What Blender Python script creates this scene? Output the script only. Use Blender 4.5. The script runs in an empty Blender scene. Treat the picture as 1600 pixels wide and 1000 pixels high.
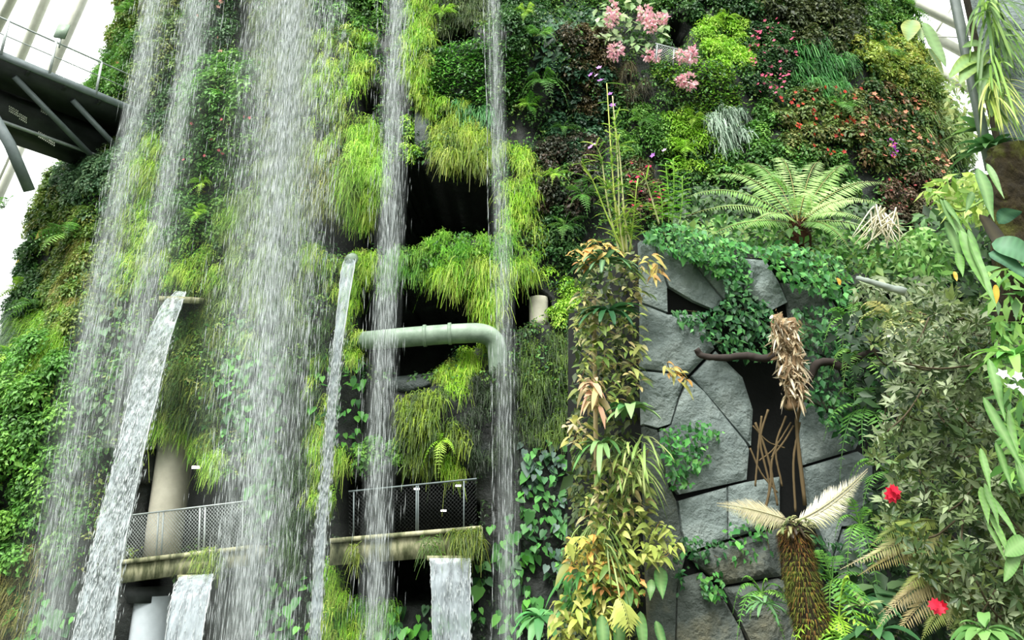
import bpy, bmesh, math
import numpy as np
from mathutils import Vector
from mathutils.geometry import tessellate_polygon

rng = np.random.default_rng(11)
SC = bpy.context.scene
COL = SC.collection
Z = np.array([0., 0., 1.])

# ------------------------------------------------------------------ camera
F, TH = 1155.0, math.radians(17.0)
CT, ST = math.cos(TH), math.sin(TH)
EYE = np.array([0., 0., 1.6])


def proj(P):
    x, y, z = P[..., 0], P[..., 1], P[..., 2] - EYE[2]
    c = y * CT + z * ST
    u = -y * ST + z * CT
    return np.stack([800 + F * x / c, 500 - F * u / c], -1)


def ray(px, py):
    a = (np.asarray(px, float) - 800) / F
    b = (500 - np.asarray(py, float)) / F
    d = np.stack([a, CT - b * ST, ST + b * CT], -1)
    return d / np.linalg.norm(d, axis=-1, keepdims=True)


def at(px, py, y):
    d = ray(px, py)
    return EYE + d * (np.asarray(y, float) / d[..., 1])[..., None]


cam_d = bpy.data.cameras.new('camera')
cam = bpy.data.objects.new('camera', cam_d)
COL.objects.link(cam)
cam.location = EYE
cam.rotation_euler = (math.pi / 2 + TH, 0, 0)
cam_d.sensor_width = 36
cam_d.lens = F / 1600 * 36
cam_d.clip_end = 500
SC.camera = cam


# ------------------------------------------------------------------ helpers
def nrm(v):
    v = np.asarray(v, float)
    return v / np.maximum(np.linalg.norm(v, axis=-1, keepdims=True), 1e-9)


def lin(c):
    c = np.asarray(c, float) / 255.0
    return np.where(c <= 0.04045, c / 12.92, ((c + 0.055) / 1.055) ** 2.4)


def tag(o, label=None, cat=None, group=None, kind=None):
    if label: o['label'] = label
    if cat: o['category'] = cat
    if group: o['group'] = group
    if kind: o['kind'] = kind
    return o


def empty(name, loc, label, cat, group=None):
    o = bpy.data.objects.new(name, None)
    COL.objects.link(o)
    o.location = loc
    o.empty_display_size = 0.1
    tag(o, label, cat, group)
    return o


def setparent(o, parent):
    if parent is not None:
        o.parent = parent
        o.matrix_parent_inverse.identity()
        w, q = Vector((0, 0, 0)), parent
        while q is not None:
            w += Vector(q.location)
            q = q.parent
        o.location = Vector(o.location) - w


class Geo:
    """Collects triangles with a colour per vertex and links them as one mesh."""

    def __init__(self):
        self.v, self.f, self.c, self.n = [], [], [], 0

    def add(self, V, T, C):
        V = np.asarray(V, float)
        k, m = V.shape[:2]
        T = np.asarray(T, int)
        idx = T[None] + (np.arange(k) * m)[:, None, None] + self.n
        C = np.asarray(C, float)
        if C.ndim == 1: C = np.broadcast_to(C, (k, m, 3))
        elif C.ndim == 2: C = np.broadcast_to(C[:, None, :], (k, m, 3))
        self.v.append(V.reshape(-1, 3)); self.f.append(idx.reshape(-1, 3)); self.c.append(C.reshape(-1, 3))
        self.n += k * m
        return self

    def build(self, name, mat, parent=None, loc=None, smooth=False):
        V = np.concatenate(self.v); T = np.concatenate(self.f); C = np.concatenate(self.c)
        if loc is None:
            loc = np.array([V[:, 0].mean(), V[:, 1].mean(), V[:, 2].min()])
        loc = np.asarray(loc, float)
        me = bpy.data.meshes.new(name)
        me.vertices.add(len(V)); me.vertices.foreach_set('co', (V - loc).astype(np.float32).ravel())
        me.loops.add(len(T) * 3); me.loops.foreach_set('vertex_index', T.astype(np.int32).ravel())
        me.polygons.add(len(T)); me.polygons.foreach_set('loop_start', np.arange(0, len(T) * 3, 3, dtype=np.int32))
        if smooth: me.polygons.foreach_set('use_smooth', np.ones(len(T), bool))
        a = me.color_attributes.new('col', 'FLOAT_COLOR', 'POINT')
        a.data.foreach_set('color', np.concatenate([C, np.ones((len(C), 1))], 1).astype(np.float32).ravel())
        me.update(calc_edges=True)
        me.materials.append(mat)
        o = bpy.data.objects.new(name, me)
        COL.objects.link(o)
        o.location = loc
        setparent(o, parent)
        return o


OV = (np.array([(0, 0, 0), (.38, .5, .03), (.45, 0, -.07), (.38, -.5, .03), (1, 0, -.12)]), [(0, 2, 1), (1, 2, 4), (0, 3, 2), (2, 3, 4)])
LA = (np.array([(0, 0, 0), (.35, .5, -.02), (1, 0, -.1), (.35, -.5, -.02)]), [(0, 2, 1), (0, 3, 2)])
HE = (np.array([(0, 0, 0), (-.12, .25, .02), (.12, .5, .04), (.5, .4, .0), (1, 0, -.12), (.5, -.4, 0), (.12, -.5, .04), (-.12, -.25, .02), (.35, 0, -.05)]),
      [(0, 8, 1), (1, 8, 2), (2, 8, 3), (3, 8, 4), (4, 8, 5), (5, 8, 6), (6, 8, 7), (7, 8, 0)])
SHAPES = {'ovate': OV, 'lance': LA, 'heart': HE}


def leaf(g, P, D, N, L, W, C, shape='ovate'):
    T, F_ = SHAPES[shape]
    D = nrm(D); S = nrm(np.cross(D, N)); M = np.cross(S, D)
    L = np.broadcast_to(np.asarray(L, float), (len(P),)); W = np.broadcast_to(np.asarray(W, float), (len(P),))
    V = (P[:, None] + D[:, None] * (T[None, :, 0] * L[:, None])[..., None] + S[:, None] * (T[None, :, 1] * W[:, None])[..., None]
         + M[:, None] * (T[None, :, 2] * L[:, None])[..., None])
    g.add(V, F_, C)


PROF = {'tongue': lambda s: np.sin(np.pi * np.clip(s, 0, 1) ** .75) ** .7 * .97 + .03,
        'strap': lambda s: np.minimum(1, 4 * (1 - s)) * (.65 + .35 * np.minimum(1, 5 * s)),
        'arrow': lambda s: np.where(s < .12, .5 + s * 4, (1 - (s - .12) / .88) ** .8),
        'point': lambda s: np.sin(np.pi * np.clip(s, 0, 1) ** .62) ** 1.05 * .98 + .02,
        'thread': lambda s: 1 - .7 * s}


def blade(g, P, D, N, L, W, C, droop=.5, nseg=4, prof='strap', fold=.12, flat=False, rib=None, wave=0.):
    """Curved leaf blades (a folded strip bending under its weight)."""
    k = len(P)
    D = nrm(D); S = nrm(np.cross(D, N) + 1e-6)
    L = np.broadcast_to(np.asarray(L, float), (k,)); W = np.broadcast_to(np.asarray(W, float), (k,))
    dr = np.broadcast_to(np.asarray(droop, float), (k,))
    s = np.linspace(0, 1, nseg + 1)
    ctr = P[:, None] + (D[:, None] * s[None, :, None] - Z * (dr[:, None] * s[None] ** 2)[..., None]) * L[:, None, None]
    w = PROF[prof](s)[None] * W[:, None] * .5
    tan = nrm(D[:, None] - 2 * Z * (dr[:, None] * s[None])[..., None])
    M = np.cross(np.broadcast_to(S[:, None], tan.shape), tan)
    if wave:
        ph = rng.uniform(0, 6.28, (k, 1))
        ctr = ctr + M * (np.sin(s[None] * 9 + ph) * wave * W[:, None])[..., None]
    C = np.asarray(C, float)
    if C.ndim == 1: C = np.broadcast_to(C, (k, 3))
    m = nseg + 1
    if flat:
        V = np.concatenate([ctr - S[:, None] * w[..., None], ctr + S[:, None] * w[..., None]], 1)
        T = []
        for i in range(nseg): T += [(i, i + 1, m + i), (i + 1, m + i + 1, m + i)]
        g.add(V, T, np.repeat(C[:, None], 2 * m, 1))
    else:
        V = np.concatenate([ctr - S[:, None] * w[..., None] + M * (w * fold * 2)[..., None], ctr,
                            ctr + S[:, None] * w[..., None] + M * (w * fold * 2)[..., None]], 1)
        T = []
        for i in range(nseg):
            T += [(i, i + 1, m + i), (i + 1, m + i + 1, m + i), (m + i, m + i + 1, 2 * m + i), (m + i + 1, 2 * m + i + 1, 2 * m + i)]
        CC = np.repeat(C[:, None], 3 * m, 1).copy()
        if rib is not None: CC[:, m:2 * m] = np.asarray(rib)
        g.add(V, T, CC)


def fronds(g, P0, P1, P2, pl, C, npair=16, wide=.22, hang=.25, fwd=.35, up=None, spine=.012, spc=None, bip=0, shape='lance', taper=.35):
    """Pinnate fern fronds along quadratic paths P0-P1-P2 (k,3); pl = pinna length (k,)."""
    P0, P1, P2 = (np.atleast_2d(np.asarray(a, float)) for a in (P0, P1, P2))
    k = len(P0)
    pl = np.broadcast_to(np.asarray(pl, float), (k,))
    C = np.asarray(C, float)
    if C.ndim == 1: C = np.broadcast_to(C, (k, 3))
    s = np.linspace(.10, .985, npair)
    b = lambda s: (P0[:, None] * ((1 - s) ** 2)[None, :, None] + P1[:, None] * (2 * s * (1 - s))[None, :, None] + P2[:, None] * (s ** 2)[None, :, None])
    db = lambda s: nrm((P1 - P0)[:, None] * (2 * (1 - s))[None, :, None] + (P2 - P1)[:, None] * (2 * s)[None, :, None])
    c, t = b(s), db(s)
    if up is None: up = Z
    S = nrm(np.cross(t, np.broadcast_to(up, t.shape)) + 1e-6)
    Nn = np.cross(S, t)
    prof = np.minimum(1, s / .3 * .7 + .3) * np.minimum(1, (1 - s) / (1 - taper) * .97 + .03)
    ln = pl[:, None] * prof[None] * rng.uniform(.88, 1.08, (k, npair))
    for sg in (-1, 1):
        Dp = nrm(S * sg + t * fwd - Z * hang + rng.normal(0, .06, S.shape))
        Pq, Dq, Nq, Lq = c.reshape(-1, 3), Dp.reshape(-1, 3), Nn.reshape(-1, 3), ln.ravel()
        Cq = np.repeat(C, npair, 0) * rng.uniform(.85, 1.15, (k * npair, 1))
        if not bip:
            leaf(g, Pq, Dq, Nq, Lq, Lq * wide, Cq, shape)
        else:
            sb = np.linspace(.06, .95, bip)
            Sp = nrm(np.cross(Dq, Nq))
            PP = Pq[:, None] + Dq[:, None] * (sb[None] * Lq[:, None])[..., None] - Z * (.12 * sb[None] ** 2 * Lq[:, None])[..., None]
            l2 = (Lq * wide)[:, None] * (1 - sb[None] * .75)
            for s2 in (-1, 1):
                D2 = nrm(Sp * s2 + Dq * .55)
                D2 = np.repeat(D2, bip, 0)
                leaf(g, PP.reshape(-1, 3), D2, np.repeat(Nq, bip, 0), l2.ravel(), l2.ravel() * .42, np.repeat(Cq, bip, 0), 'lance')
    ss = np.linspace(0, 1, 9)
    cc, tt = b(ss), db(ss)
    S2 = nrm(np.cross(tt, np.broadcast_to(up, tt.shape)) + 1e-6)
    w = (spine * (1 - .8 * ss))[None, :, None]
    N2 = np.cross(S2, tt)
    V = np.concatenate([cc - S2 * w, cc + S2 * w, cc - N2 * w * 1.4], 1)
    T = []
    for i in range(8):
        for a_, b_ in ((0, 9), (9, 18), (18, 0)):
            T += [(a_ + i, a_ + i + 1, b_ + i), (a_ + i + 1, b_ + i + 1, b_ + i)]
    g.add(V, T, C * .8 if spc is None else np.asarray(spc, float))


def tube(g, pts, r, C, n=7, rough=0.):
    pts = np.asarray(pts, float)
    m = len(pts)
    r = np.broadcast_to(np.asarray(r, float), (m,))
    t = nrm(np.gradient(pts, axis=0))
    ref = np.array([.3, .2, 1.]) if abs(t[:, 2]).mean() < .8 else np.array([1., .25, .1])
    a = nrm(np.cross(t, ref)); b = np.cross(t, a)
    th = np.linspace(0, 2 * np.pi, n, endpoint=False)
    rr = r[:, None] * (1 + rough * rng.normal(0, 1, (m, n)))
    V = pts[:, None] + (a[:, None] * np.cos(th)[None, :, None] + b[:, None] * np.sin(th)[None, :, None]) * rr[..., None]
    V = np.concatenate([V.reshape(-1, 3), pts[:1], pts[-1:]])
    T = []
    for i in range(m - 1):
        for j in range(n):
            q = (j + 1) % n
            T += [(i * n + j, i * n + q, (i + 1) * n + j), (i * n + q, (i + 1) * n + q, (i + 1) * n + j)]
    for j in range(n):
        q = (j + 1) % n
        T += [(m * n, q, j), (m * n + 1, (m - 1) * n + j, (m - 1) * n + q)]
    g.add(V[None], T, C)
    return g


def smooth_path(pts, n=30):
    """Catmull-Rom through points."""
    p = np.asarray(pts, float)
    p = np.concatenate([[2 * p[0] - p[1]], p, [2 * p[-1] - p[-2]]])
    m = len(p) - 3
    out = []
    for u in np.linspace(0, m - 1e-6, n):
        i = int(u); f = u - i
        a, b, c, d = p[i:i + 4]
        out.append(.5 * ((2 * b) + (c - a) * f + (2 * a - 5 * b + 4 * c - d) * f * f + (3 * b - a - 3 * c + d) * f ** 3))
    return np.array(out)


BT = [(0, 2, 1), (0, 3, 2), (4, 5, 6), (4, 6, 7), (0, 1, 5), (0, 5, 4), (1, 2, 6), (1, 6, 5), (2, 3, 7), (2, 7, 6), (3, 0, 4), (3, 4, 7)]


def beam(g, p0, p1, w, h, C, up=Z, offs=(0, 0)):
    """Box from p0 to p1: width w sideways, height h along up."""
    p0, p1 = np.asarray(p0, float), np.asarray(p1, float)
    t = nrm(p1 - p0); s = nrm(np.cross(t, up)); u = np.cross(s, t)
    o = s * offs[0] + u * offs[1]
    q = [-s * w / 2 - u * h / 2, s * w / 2 - u * h / 2, s * w / 2 + u * h / 2, -s * w / 2 + u * h / 2]
    V = [p0 + o + a for a in q] + [p1 + o + a for a in q]
    g.add(np.array(V)[None], BT, C)
    return g


def inpoly(pts, poly):
    x, y = pts[:, 0], pts[:, 1]
    poly = np.asarray(poly, float)
    c = np.zeros(len(pts), bool)
    j = len(poly) - 1
    for i in range(len(poly)):
        xi, yi = poly[i]; xj, yj = poly[j]
        if yi != yj:
            c ^= ((yi > y) != (yj > y)) & (x < (xj - xi) * (y - yi) / (yj - yi) + xi)
        j = i
    return c


def El(cx, cy, rx, ry):
    a = np.linspace(0, 2 * np.pi, 18, endpoint=False)
    return [(cx + rx * math.cos(t), cy + ry * math.sin(t)) for t in a]


_sd = np.random.default_rng(5)
_ND = [(nrm(_sd.normal(size=3)), _sd.uniform(0, 6.28), _sd.uniform(.7, 1.5)) for _ in range(40)]


def noise(P, f, k=0, n=8):
    o = np.zeros(P.shape[:-1])
    for d, ph, s in _ND[k:k + n]:
        o += np.sin(P @ d * f * s * 6.28 + ph)
    return o / n ** .5


# ------------------------------------------------------------------ materials
def newmat(name):
    m = bpy.data.materials.new(name)
    m.use_nodes = True
    nt = m.node_tree
    b = nt.nodes['Principled BSDF']
    return m, nt, b


def nd(nt, kind, **kw):
    n = nt.nodes.new(kind)
    for k, v in kw.items():
        if k in n.inputs: n.inputs[k].default_value = v
        else: setattr(n, k, v)
    return n


def leafmat(name, rough=.45, transl=.3, spec=.3):
    m, nt, b = newmat(name)
    at_ = nd(nt, 'ShaderNodeAttribute', attribute_name='col')
    nt.links.new(at_.outputs['Color'], b.inputs['Base Color'])
    b.inputs['Roughness'].default_value = rough
    b.inputs['Specular IOR Level'].default_value = spec
    if transl:
        t = nd(nt, 'ShaderNodeBsdfTranslucent')
        mx = nd(nt, 'ShaderNodeMixShader', Fac=transl)
        nt.links.new(at_.outputs['Color'], t.inputs['Color'])
        nt.links.new(b.outputs[0], mx.inputs[1]); nt.links.new(t.outputs[0], mx.inputs[2])
        nt.links.new(mx.outputs[0], nt.nodes['Material Output'].inputs['Surface'])
    return m


def noisemat(name, stops, scale=3., rough=.8, bump=.3, bscale=20., stretch=(1, 1, 1), detail=8, metallic=0., spec=.3, bdist=.05):
    m, nt, b = newmat(name)
    tc = nd(nt, 'ShaderNodeTexCoord')
    mp = nd(nt, 'ShaderNodeMapping')
    mp.inputs['Scale'].default_value = stretch
    nt.links.new(tc.outputs['Object'], mp.inputs['Vector'])
    n1 = nd(nt, 'ShaderNodeTexNoise', Scale=scale, Detail=detail, Roughness=.62)
    nt.links.new(mp.outputs[0], n1.inputs['Vector'])
    r = nd(nt, 'ShaderNodeValToRGB')
    cr = r.color_ramp
    while len(cr.elements) < len(stops): cr.elements.new(.5)
    for e, (p, c) in zip(cr.elements, stops):
        e.position = p
        e.color = (*lin(c), 1)
    nt.links.new(n1.outputs['Fac'], r.inputs[0])
    nt.links.new(r.outputs[0], b.inputs['Base Color'])
    b.inputs['Roughness'].default_value = rough
    b.inputs['Metallic'].default_value = metallic
    b.inputs['Specular IOR Level'].default_value = spec
    if bump:
        n2 = nd(nt, 'ShaderNodeTexNoise', Scale=bscale, Detail=8, Roughness=.65)
        nt.links.new(mp.outputs[0], n2.inputs['Vector'])
        bp = nd(nt, 'ShaderNodeBump', Strength=bump, Distance=bdist)
        nt.links.new(n2.outputs['Fac'], bp.inputs['Height'])
        nt.links.new(bp.outputs[0], b.inputs['Normal'])
    return m


M = {}
M['leaf'] = leafmat('leaf_green')
M['gloss'] = leafmat('leaf_glossy', .42, .22, .3)
M['dry'] = leafmat('leaf_dry', .8, .2, .1)
M['bark'] = leafmat('bark_plain', .85, 0, .2)
M['petal'] = leafmat('petal', .5, .35, .2)
M['core'] = noisemat('wet_soil_rock', [(.3, (10, 13, 10)), (.55, (24, 30, 24)), (.72, (46, 56, 50))], 1.2, .55, .6, 3., spec=.4, bdist=.2)
M['slate'] = noisemat('slate_stone', [(.28, (98, 110, 108)), (.5, (138, 151, 147)), (.68, (170, 181, 176))], 1.6, .75, 1., 4.5, bdist=.14)
M['slate2'] = noisemat('slate_stone_stained', [(.3, (66, 74, 68)), (.5, (102, 110, 104)), (.62, (116, 116, 98)), (.72, (130, 122, 92))], 1.3, .8, 1., 5., bdist=.14)
M['joint'] = noisemat('joint_black', [(.3, (8, 9, 8)), (.7, (18, 20, 18))], 4, .9, .2)
M['conc'] = noisemat('mossy_concrete', [(.32, (56, 62, 40)), (.45, (112, 116, 84)), (.55, (168, 166, 132)), (.7, (188, 184, 152))], 1.5, .8, .3, 12, (3, 3, .8))
M['cream'] = noisemat('cream_render', [(.3, (172, 168, 150)), (.7, (200, 196, 178))], 2, .7, .1)
M['pale'] = noisemat('pale_grey_render', [(.3, (186, 196, 200)), (.7, (212, 220, 224))], 2, .6, .1)
M['steel'] = noisemat('galvanised_steel', [(.3, (140, 148, 146)), (.7, (180, 188, 184))], 6, .4, .05, spec=.5)
M['dark'] = noisemat('dark_steel', [(.3, (34, 38, 36)), (.7, (56, 60, 58))], 3, .55, .05)
M['grey'] = noisemat('grey_steel', [(.3, (96, 106, 106)), (.7, (122, 132, 132))], 3, .5, .05)
M['white'] = noisemat('white_steel', [(.3, (206, 208, 190)), (.7, (226, 228, 212))], 3, .5, .02)
M['pipe'] = noisemat('grey_green_pipe', [(.3, (112, 132, 112)), (.6, (146, 164, 144)), (.75, (160, 176, 158))], 3, .45, .1)
M['moss_bark'] = noisemat('mossy_trunk', [(.3, (24, 20, 12)), (.5, (52, 44, 22)), (.6, (78, 82, 28)), (.75, (112, 116, 40))], 5, .9, 1., 18, (1, 1, .5))
M['wet'] = noisemat('wet_dark_rock', [(.3, (34, 42, 40)), (.55, (62, 72, 68)), (.72, (92, 102, 98))], 3, .5, .8, 9, spec=.5, bdist=.1)
M['floor'] = noisemat('dark_ground', [(.3, (24, 30, 20)), (.7, (46, 56, 36))], 1, .8, .2)

m, nt, b = newmat('water_white')
b.inputs['Base Color'].default_value = (.72, .77, .76, 1)
b.inputs['Roughness'].default_value = .25
t = nd(nt, 'ShaderNodeBsdfTranslucent'); t.inputs['Color'].default_value = (.66, .7, .7, 1)
mx = nd(nt, 'ShaderNodeMixShader', Fac=.4)
nt.links.new(b.outputs[0], mx.inputs[1]); nt.links.new(t.outputs[0], mx.inputs[2])
nt.links.new(mx.outputs[0], nt.nodes['Material Output'].inputs['Surface'])
M['water'] = m


def sheetmat(name, stretch, lo, hi, base=.0, scale=1., col=(.82, .87, .88), top=1.0):
    """Falling water sheet: streaky noise decides where white water hides what is behind."""
    m, nt, b = newmat(name)
    b.inputs['Base Color'].default_value = (*col, 1)
    b.inputs['Roughness'].default_value = .12
    tl = nd(nt, 'ShaderNodeBsdfTranslucent'); tl.inputs['Color'].default_value = (*col, 1)
    m1 = nd(nt, 'ShaderNodeMixShader', Fac=.4)
    nt.links.new(b.outputs[0], m1.inputs[1]); nt.links.new(tl.outputs[0], m1.inputs[2])
    tc = nd(nt, 'ShaderNodeTexCoord'); mp = nd(nt, 'ShaderNodeMapping'); mp.inputs['Scale'].default_value = stretch
    nt.links.new(tc.outputs['Object'], mp.inputs['Vector'])
    n1 = nd(nt, 'ShaderNodeTexNoise', Scale=scale, Detail=6, Roughness=.6, Distortion=.3)
    nt.links.new(mp.outputs[0], n1.inputs['Vector'])
    mr = nd(nt, 'ShaderNodeMapRange'); mr.inputs['From Min'].default_value = lo; mr.inputs['From Max'].default_value = hi
    mr.inputs['To Min'].default_value = base; mr.inputs['To Max'].default_value = top
    nt.links.new(n1.outputs['Fac'], mr.inputs['Value'])
    at_ = nd(nt, 'ShaderNodeAttribute', attribute_name='col')
    mu = nd(nt, 'ShaderNodeMath', operation='MULTIPLY')
    nt.links.new(mr.outputs[0], mu.inputs[0]); nt.links.new(at_.outputs['Fac'], mu.inputs[1])
    tr = nd(nt, 'ShaderNodeBsdfTransparent')
    m2 = nd(nt, 'ShaderNodeMixShader')
    nt.links.new(mu.outputs[0], m2.inputs[0]); nt.links.new(tr.outputs[0], m2.inputs[1]); nt.links.new(m1.outputs[0], m2.inputs[2])
    nt.links.new(m2.outputs[0], nt.nodes['Material Output'].inputs['Surface'])
    return m


M['veil'] = sheetmat('water_veil', (9, 9, .3), .34, .78, .03, 1., (.64, .7, .68), top=.42)
M['mist'] = sheetmat('spray_mist', (.5, .5, .12), .25, .75, .02, 1., (.66, .72, .68), top=.16)
M['sheet'] = sheetmat('water_sheet', (6, 6, .7), .4, .7, .2, 1.2, (.72, .8, .84), top=.72)
M['froth'] = sheetmat('water_froth', (7, 7, 1.0), .42, .66, .08, 1.5, (.74, .82, .84), top=.8)


def glow(name, c, s):
    m, nt, b = newmat(name)
    b.inputs['Emission Color'].default_value = (*c, 1)
    b.inputs['Emission Strength'].default_value = s
    return m


M['lamp'] = glow('lamp_glow', (1, .93, .88), 6)
m, nt, b = newmat('dome_glass')
tr = nd(nt, 'ShaderNodeBsdfTransparent'); tr.inputs['Color'].default_value = (.97, .98, .97, 1)
gl = nd(nt, 'ShaderNodeBsdfGlossy', Roughness=.05)
mx = nd(nt, 'ShaderNodeMixShader', Fac=.05)
nt.links.new(tr.outputs[0], mx.inputs[1]); nt.links.new(gl.outputs[0], mx.inputs[2])
nt.links.new(mx.outputs[0], nt.nodes['Material Output'].inputs['Surface'])
M['glass'] = m

# ------------------------------------------------------------------ world and light
w = bpy.data.worlds.new('daylight')
SC.world = w
w.use_nodes = True
nt = w.node_tree
bg = nt.nodes['Background']
tc = nd(nt, 'ShaderNodeTexCoord'); sx = nd(nt, 'ShaderNodeSeparateXYZ'); rp = nd(nt, 'ShaderNodeValToRGB')
nt.links.new(tc.outputs['Generated'], sx.inputs[0]); nt.links.new(sx.outputs['Z'], rp.inputs[0])
cr = rp.color_ramp
cr.elements[0].position = 0.0; cr.elements[0].color = (.10, .12, .10, 1)
cr.elements[1].position = .30; cr.elements[1].color = (1.05, 1.08, 1.05, 1)
e = cr.elements.new(.08); e.color = (.25, .28, .26, 1)
e = cr.elements.new(.8); e.color = (1.7, 1.75, 1.75, 1)
nt.links.new(rp.outputs[0], bg.inputs['Color'])
bg.inputs['Strength'].default_value = 1.5
sd = bpy.data.lights.new('daylight_sun', 'SUN')
sun = bpy.data.objects.new('daylight_sun', sd)
COL.objects.link(sun)
sd.energy = 4.6
sd.angle = math.radians(28)
sd.color = (1, .985, .94)
sun.rotation_euler = Vector((.26, .66, -1)).to_track_quat('-Z', 'Y').to_euler()   # shines down, away from the viewer, towards the right
SC.view_settings.view_transform = 'Standard'
SC.view_settings.look = 'None'
SC.view_settings.exposure = 0.4
SC.view_settings.gamma = 1.0
SC.view_settings.use_curve_mapping = False
SC.cycles.max_bounces = 6
SC.cycles.diffuse_bounces = 3
SC.cycles.transparent_max_bounces = 24

# ------------------------------------------------------------------ the mountain
XC, YC, NE = 0.5, 30.0, 2.7


def hw(z):
    return 20.0 - .10 * z - .0022 * z * z, 17.6 + .02 * z - .0040 * z * z, YC - 17.5 - .13 * z


def plan(t, z):
    WL, WR, H = hw(z)
    s, c = np.sin(t), np.cos(t)
    W = np.where(s < 0, WL, WR)
    return np.stack([XC + W * np.sign(s) * abs(s) ** (2 / NE), YC - H * np.sign(c) * abs(c) ** (2 / NE), z + 0 * t], -1)


def implicit(P):
    WL, WR, H = hw(P[..., 2])
    dx = P[..., 0] - XC
    W = np.where(dx < 0, WL, WR)
    return (abs(dx) / W) ** NE + (abs(P[..., 1] - YC) / H) ** NE - 1


def inormal(P):
    e = 1e-3
    g = np.stack([implicit(P + e * np.eye(3)[i]) - implicit(P - e * np.eye(3)[i]) for i in range(3)], -1)
    return nrm(g)


def hit0(px, py):
    """First meeting of pixel rays with the smooth mountain."""
    px, py = np.broadcast_arrays(np.atleast_1d(np.asarray(px, float)), np.atleast_1d(np.asarray(py, float)))
    d = ray(px, py)
    lo = np.full(len(d), 10.); hi = np.full(len(d), 60.); found = np.zeros(len(d), bool)
    prev = implicit(EYE + d * 12)
    for s in np.arange(12.2, 60, .2):
        v = implicit(EYE + d * s)
        new = (~found) & (v < 0)
        hi[new] = s; lo[new] = s - .2
        found |= new
    for _ in range(14):
        mid = (lo + hi) / 2
        ins = implicit(EYE + d * mid[:, None]) < 0
        hi = np.where(ins, mid, hi); lo = np.where(ins, lo, mid)
    s = np.where(found, hi, 32.)
    return EYE + d * s[:, None]


BULGE = [((760, 125), .9, 1.6), ((1090, 145), 1.0, 1.5), ((680, 665), .9, 1.0), ((565, 290), .6, 1.3), ((715, 255), .6, 1.1),
         ((745, 430), .7, 1.3), ((350, 190), .7, 1.8), ((350, 30), -.6, 1.2), ((60, 700), .8, 2.6), ((1300, 200), .5, 2.5), ((300, 600), .5, 1.2),
         ((880, 100), .5, 1.6), ((905, 300), .3, 1.5), ((600, 430), .5, .8), ((540, 180), .4, 1.2)]
BC = np.array([hit0(*b[0])[0] for b in BULGE])


def disp(P):
    o = .22 * noise(P, .16, 0) + .12 * noise(P, .38, 9) + .05 * noise(P, 1.1, 20)
    for (q, a, r), c in zip(BULGE, BC):
        o = o + a * np.exp(-((P - c) ** 2).sum(-1) / (2 * (r * .7) ** 2))
    return o


CAVES = [([(505, 340), (530, 345), (548, 372), (575, 362), (600, 300), (640, 258), (690, 258), (740, 262), (775, 290), (785, 372), (690, 376), (670, 392), (600, 396), (505, 398)], 4.),
         ([(548, 500), (560, 458), (600, 452), (720, 449), (830, 446), (856, 460), (856, 502), (800, 517), (775, 530), (745, 540), (705, 572), (680, 588), (640, 593), (610, 588), (575, 545)], 4.),
         ([(516, 745), (560, 748), (700, 736), (738, 742), (748, 822), (516, 846)], 4.5),
         ([(520, 880), (676, 870), (740, 868), (740, 960), (670, 942), (600, 938), (540, 932)], 3.5),
         ([(236, 690), (262, 676), (292, 680), (300, 700), (330, 745), (340, 738), (394, 762), (396, 855), (186, 874), (205, 800)], 4.5),
         ([(196, 908), (345, 892), (345, 1010), (190, 1010)], 3.5),
         ([(672, 58), (700, 55), (715, 38), (735, 42), (752, 62), (680, 78)], 1.6),
         ([(370, 12), (404, 8), (404, 114), (372, 106)], 1.4),
         ([(1034, 36), (1062, 18), (1088, 80), (1040, 70)], 1.6),
         ([(560, 148), (575, 135), (590, 140), (600, 152), (588, 170), (566, 188), (556, 182)], .9),
         ([(528, 222), (545, 212), (562, 222), (556, 246), (535, 250)], .7)]
# grid over the visible front of the mountain, evenly spaced along its plan
_td = np.linspace(-1.75, 1.75, 8001)
_pd = plan(_td, np.zeros_like(_td))
_al = np.concatenate([[0], np.cumsum(np.linalg.norm(np.diff(_pd, axis=0), axis=1))])
NT, NZ = 460, 250
TT = np.interp(np.linspace(0, _al[-1], NT), _al, _td)
ZZ = np.linspace(-3.2, 23.5, NZ)
GT, GZ = np.meshgrid(TT, ZZ)
GP = plan(GT.ravel(), GZ.ravel())
GN = inormal(GP)
GD = GP + GN * disp(GP)[:, None]
GX = proj(GD)
FRONT = ((EYE - GP) * GN).sum(-1) > -.05 * np.linalg.norm(EYE - GP, axis=1)
GA = np.full(len(GP), (_al[-1] / NT) * (ZZ[1] - ZZ[0]))
CAVEMASK = np.zeros(len(GP), bool)
push = np.zeros(len(GP))
for poly, dep in CAVES:
    mk = inpoly(GX, poly) & FRONT
    CAVEMASK |= mk
    push[mk] = dep
V = GD.copy()
hn = nrm(GN * np.array([1, 1, 0]))
V -= hn * push[:, None]
g = Geo()
i = np.arange(NT - 1)[None] + (np.arange(NZ - 1) * NT)[:, None]
i = i.ravel()
T = np.concatenate([np.stack([i, i + 1, i + NT], 1), np.stack([i + 1, i + NT + 1, i + NT], 1)])
g.add(V[None], T, np.array([.1, .1, .1]))
o = g.build('mountain', M['core'], loc=(0, 0, 0), smooth=False)
tag(o, 'dark wet earth and rock mountain core behind all of the planting', 'rock face', kind='structure')


def hit(px, py, out=0.):
    P = hit0(px, py)
    N = inormal(P)
    P = P + N * (disp(P) + out)[:, None]
    return P, N


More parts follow.
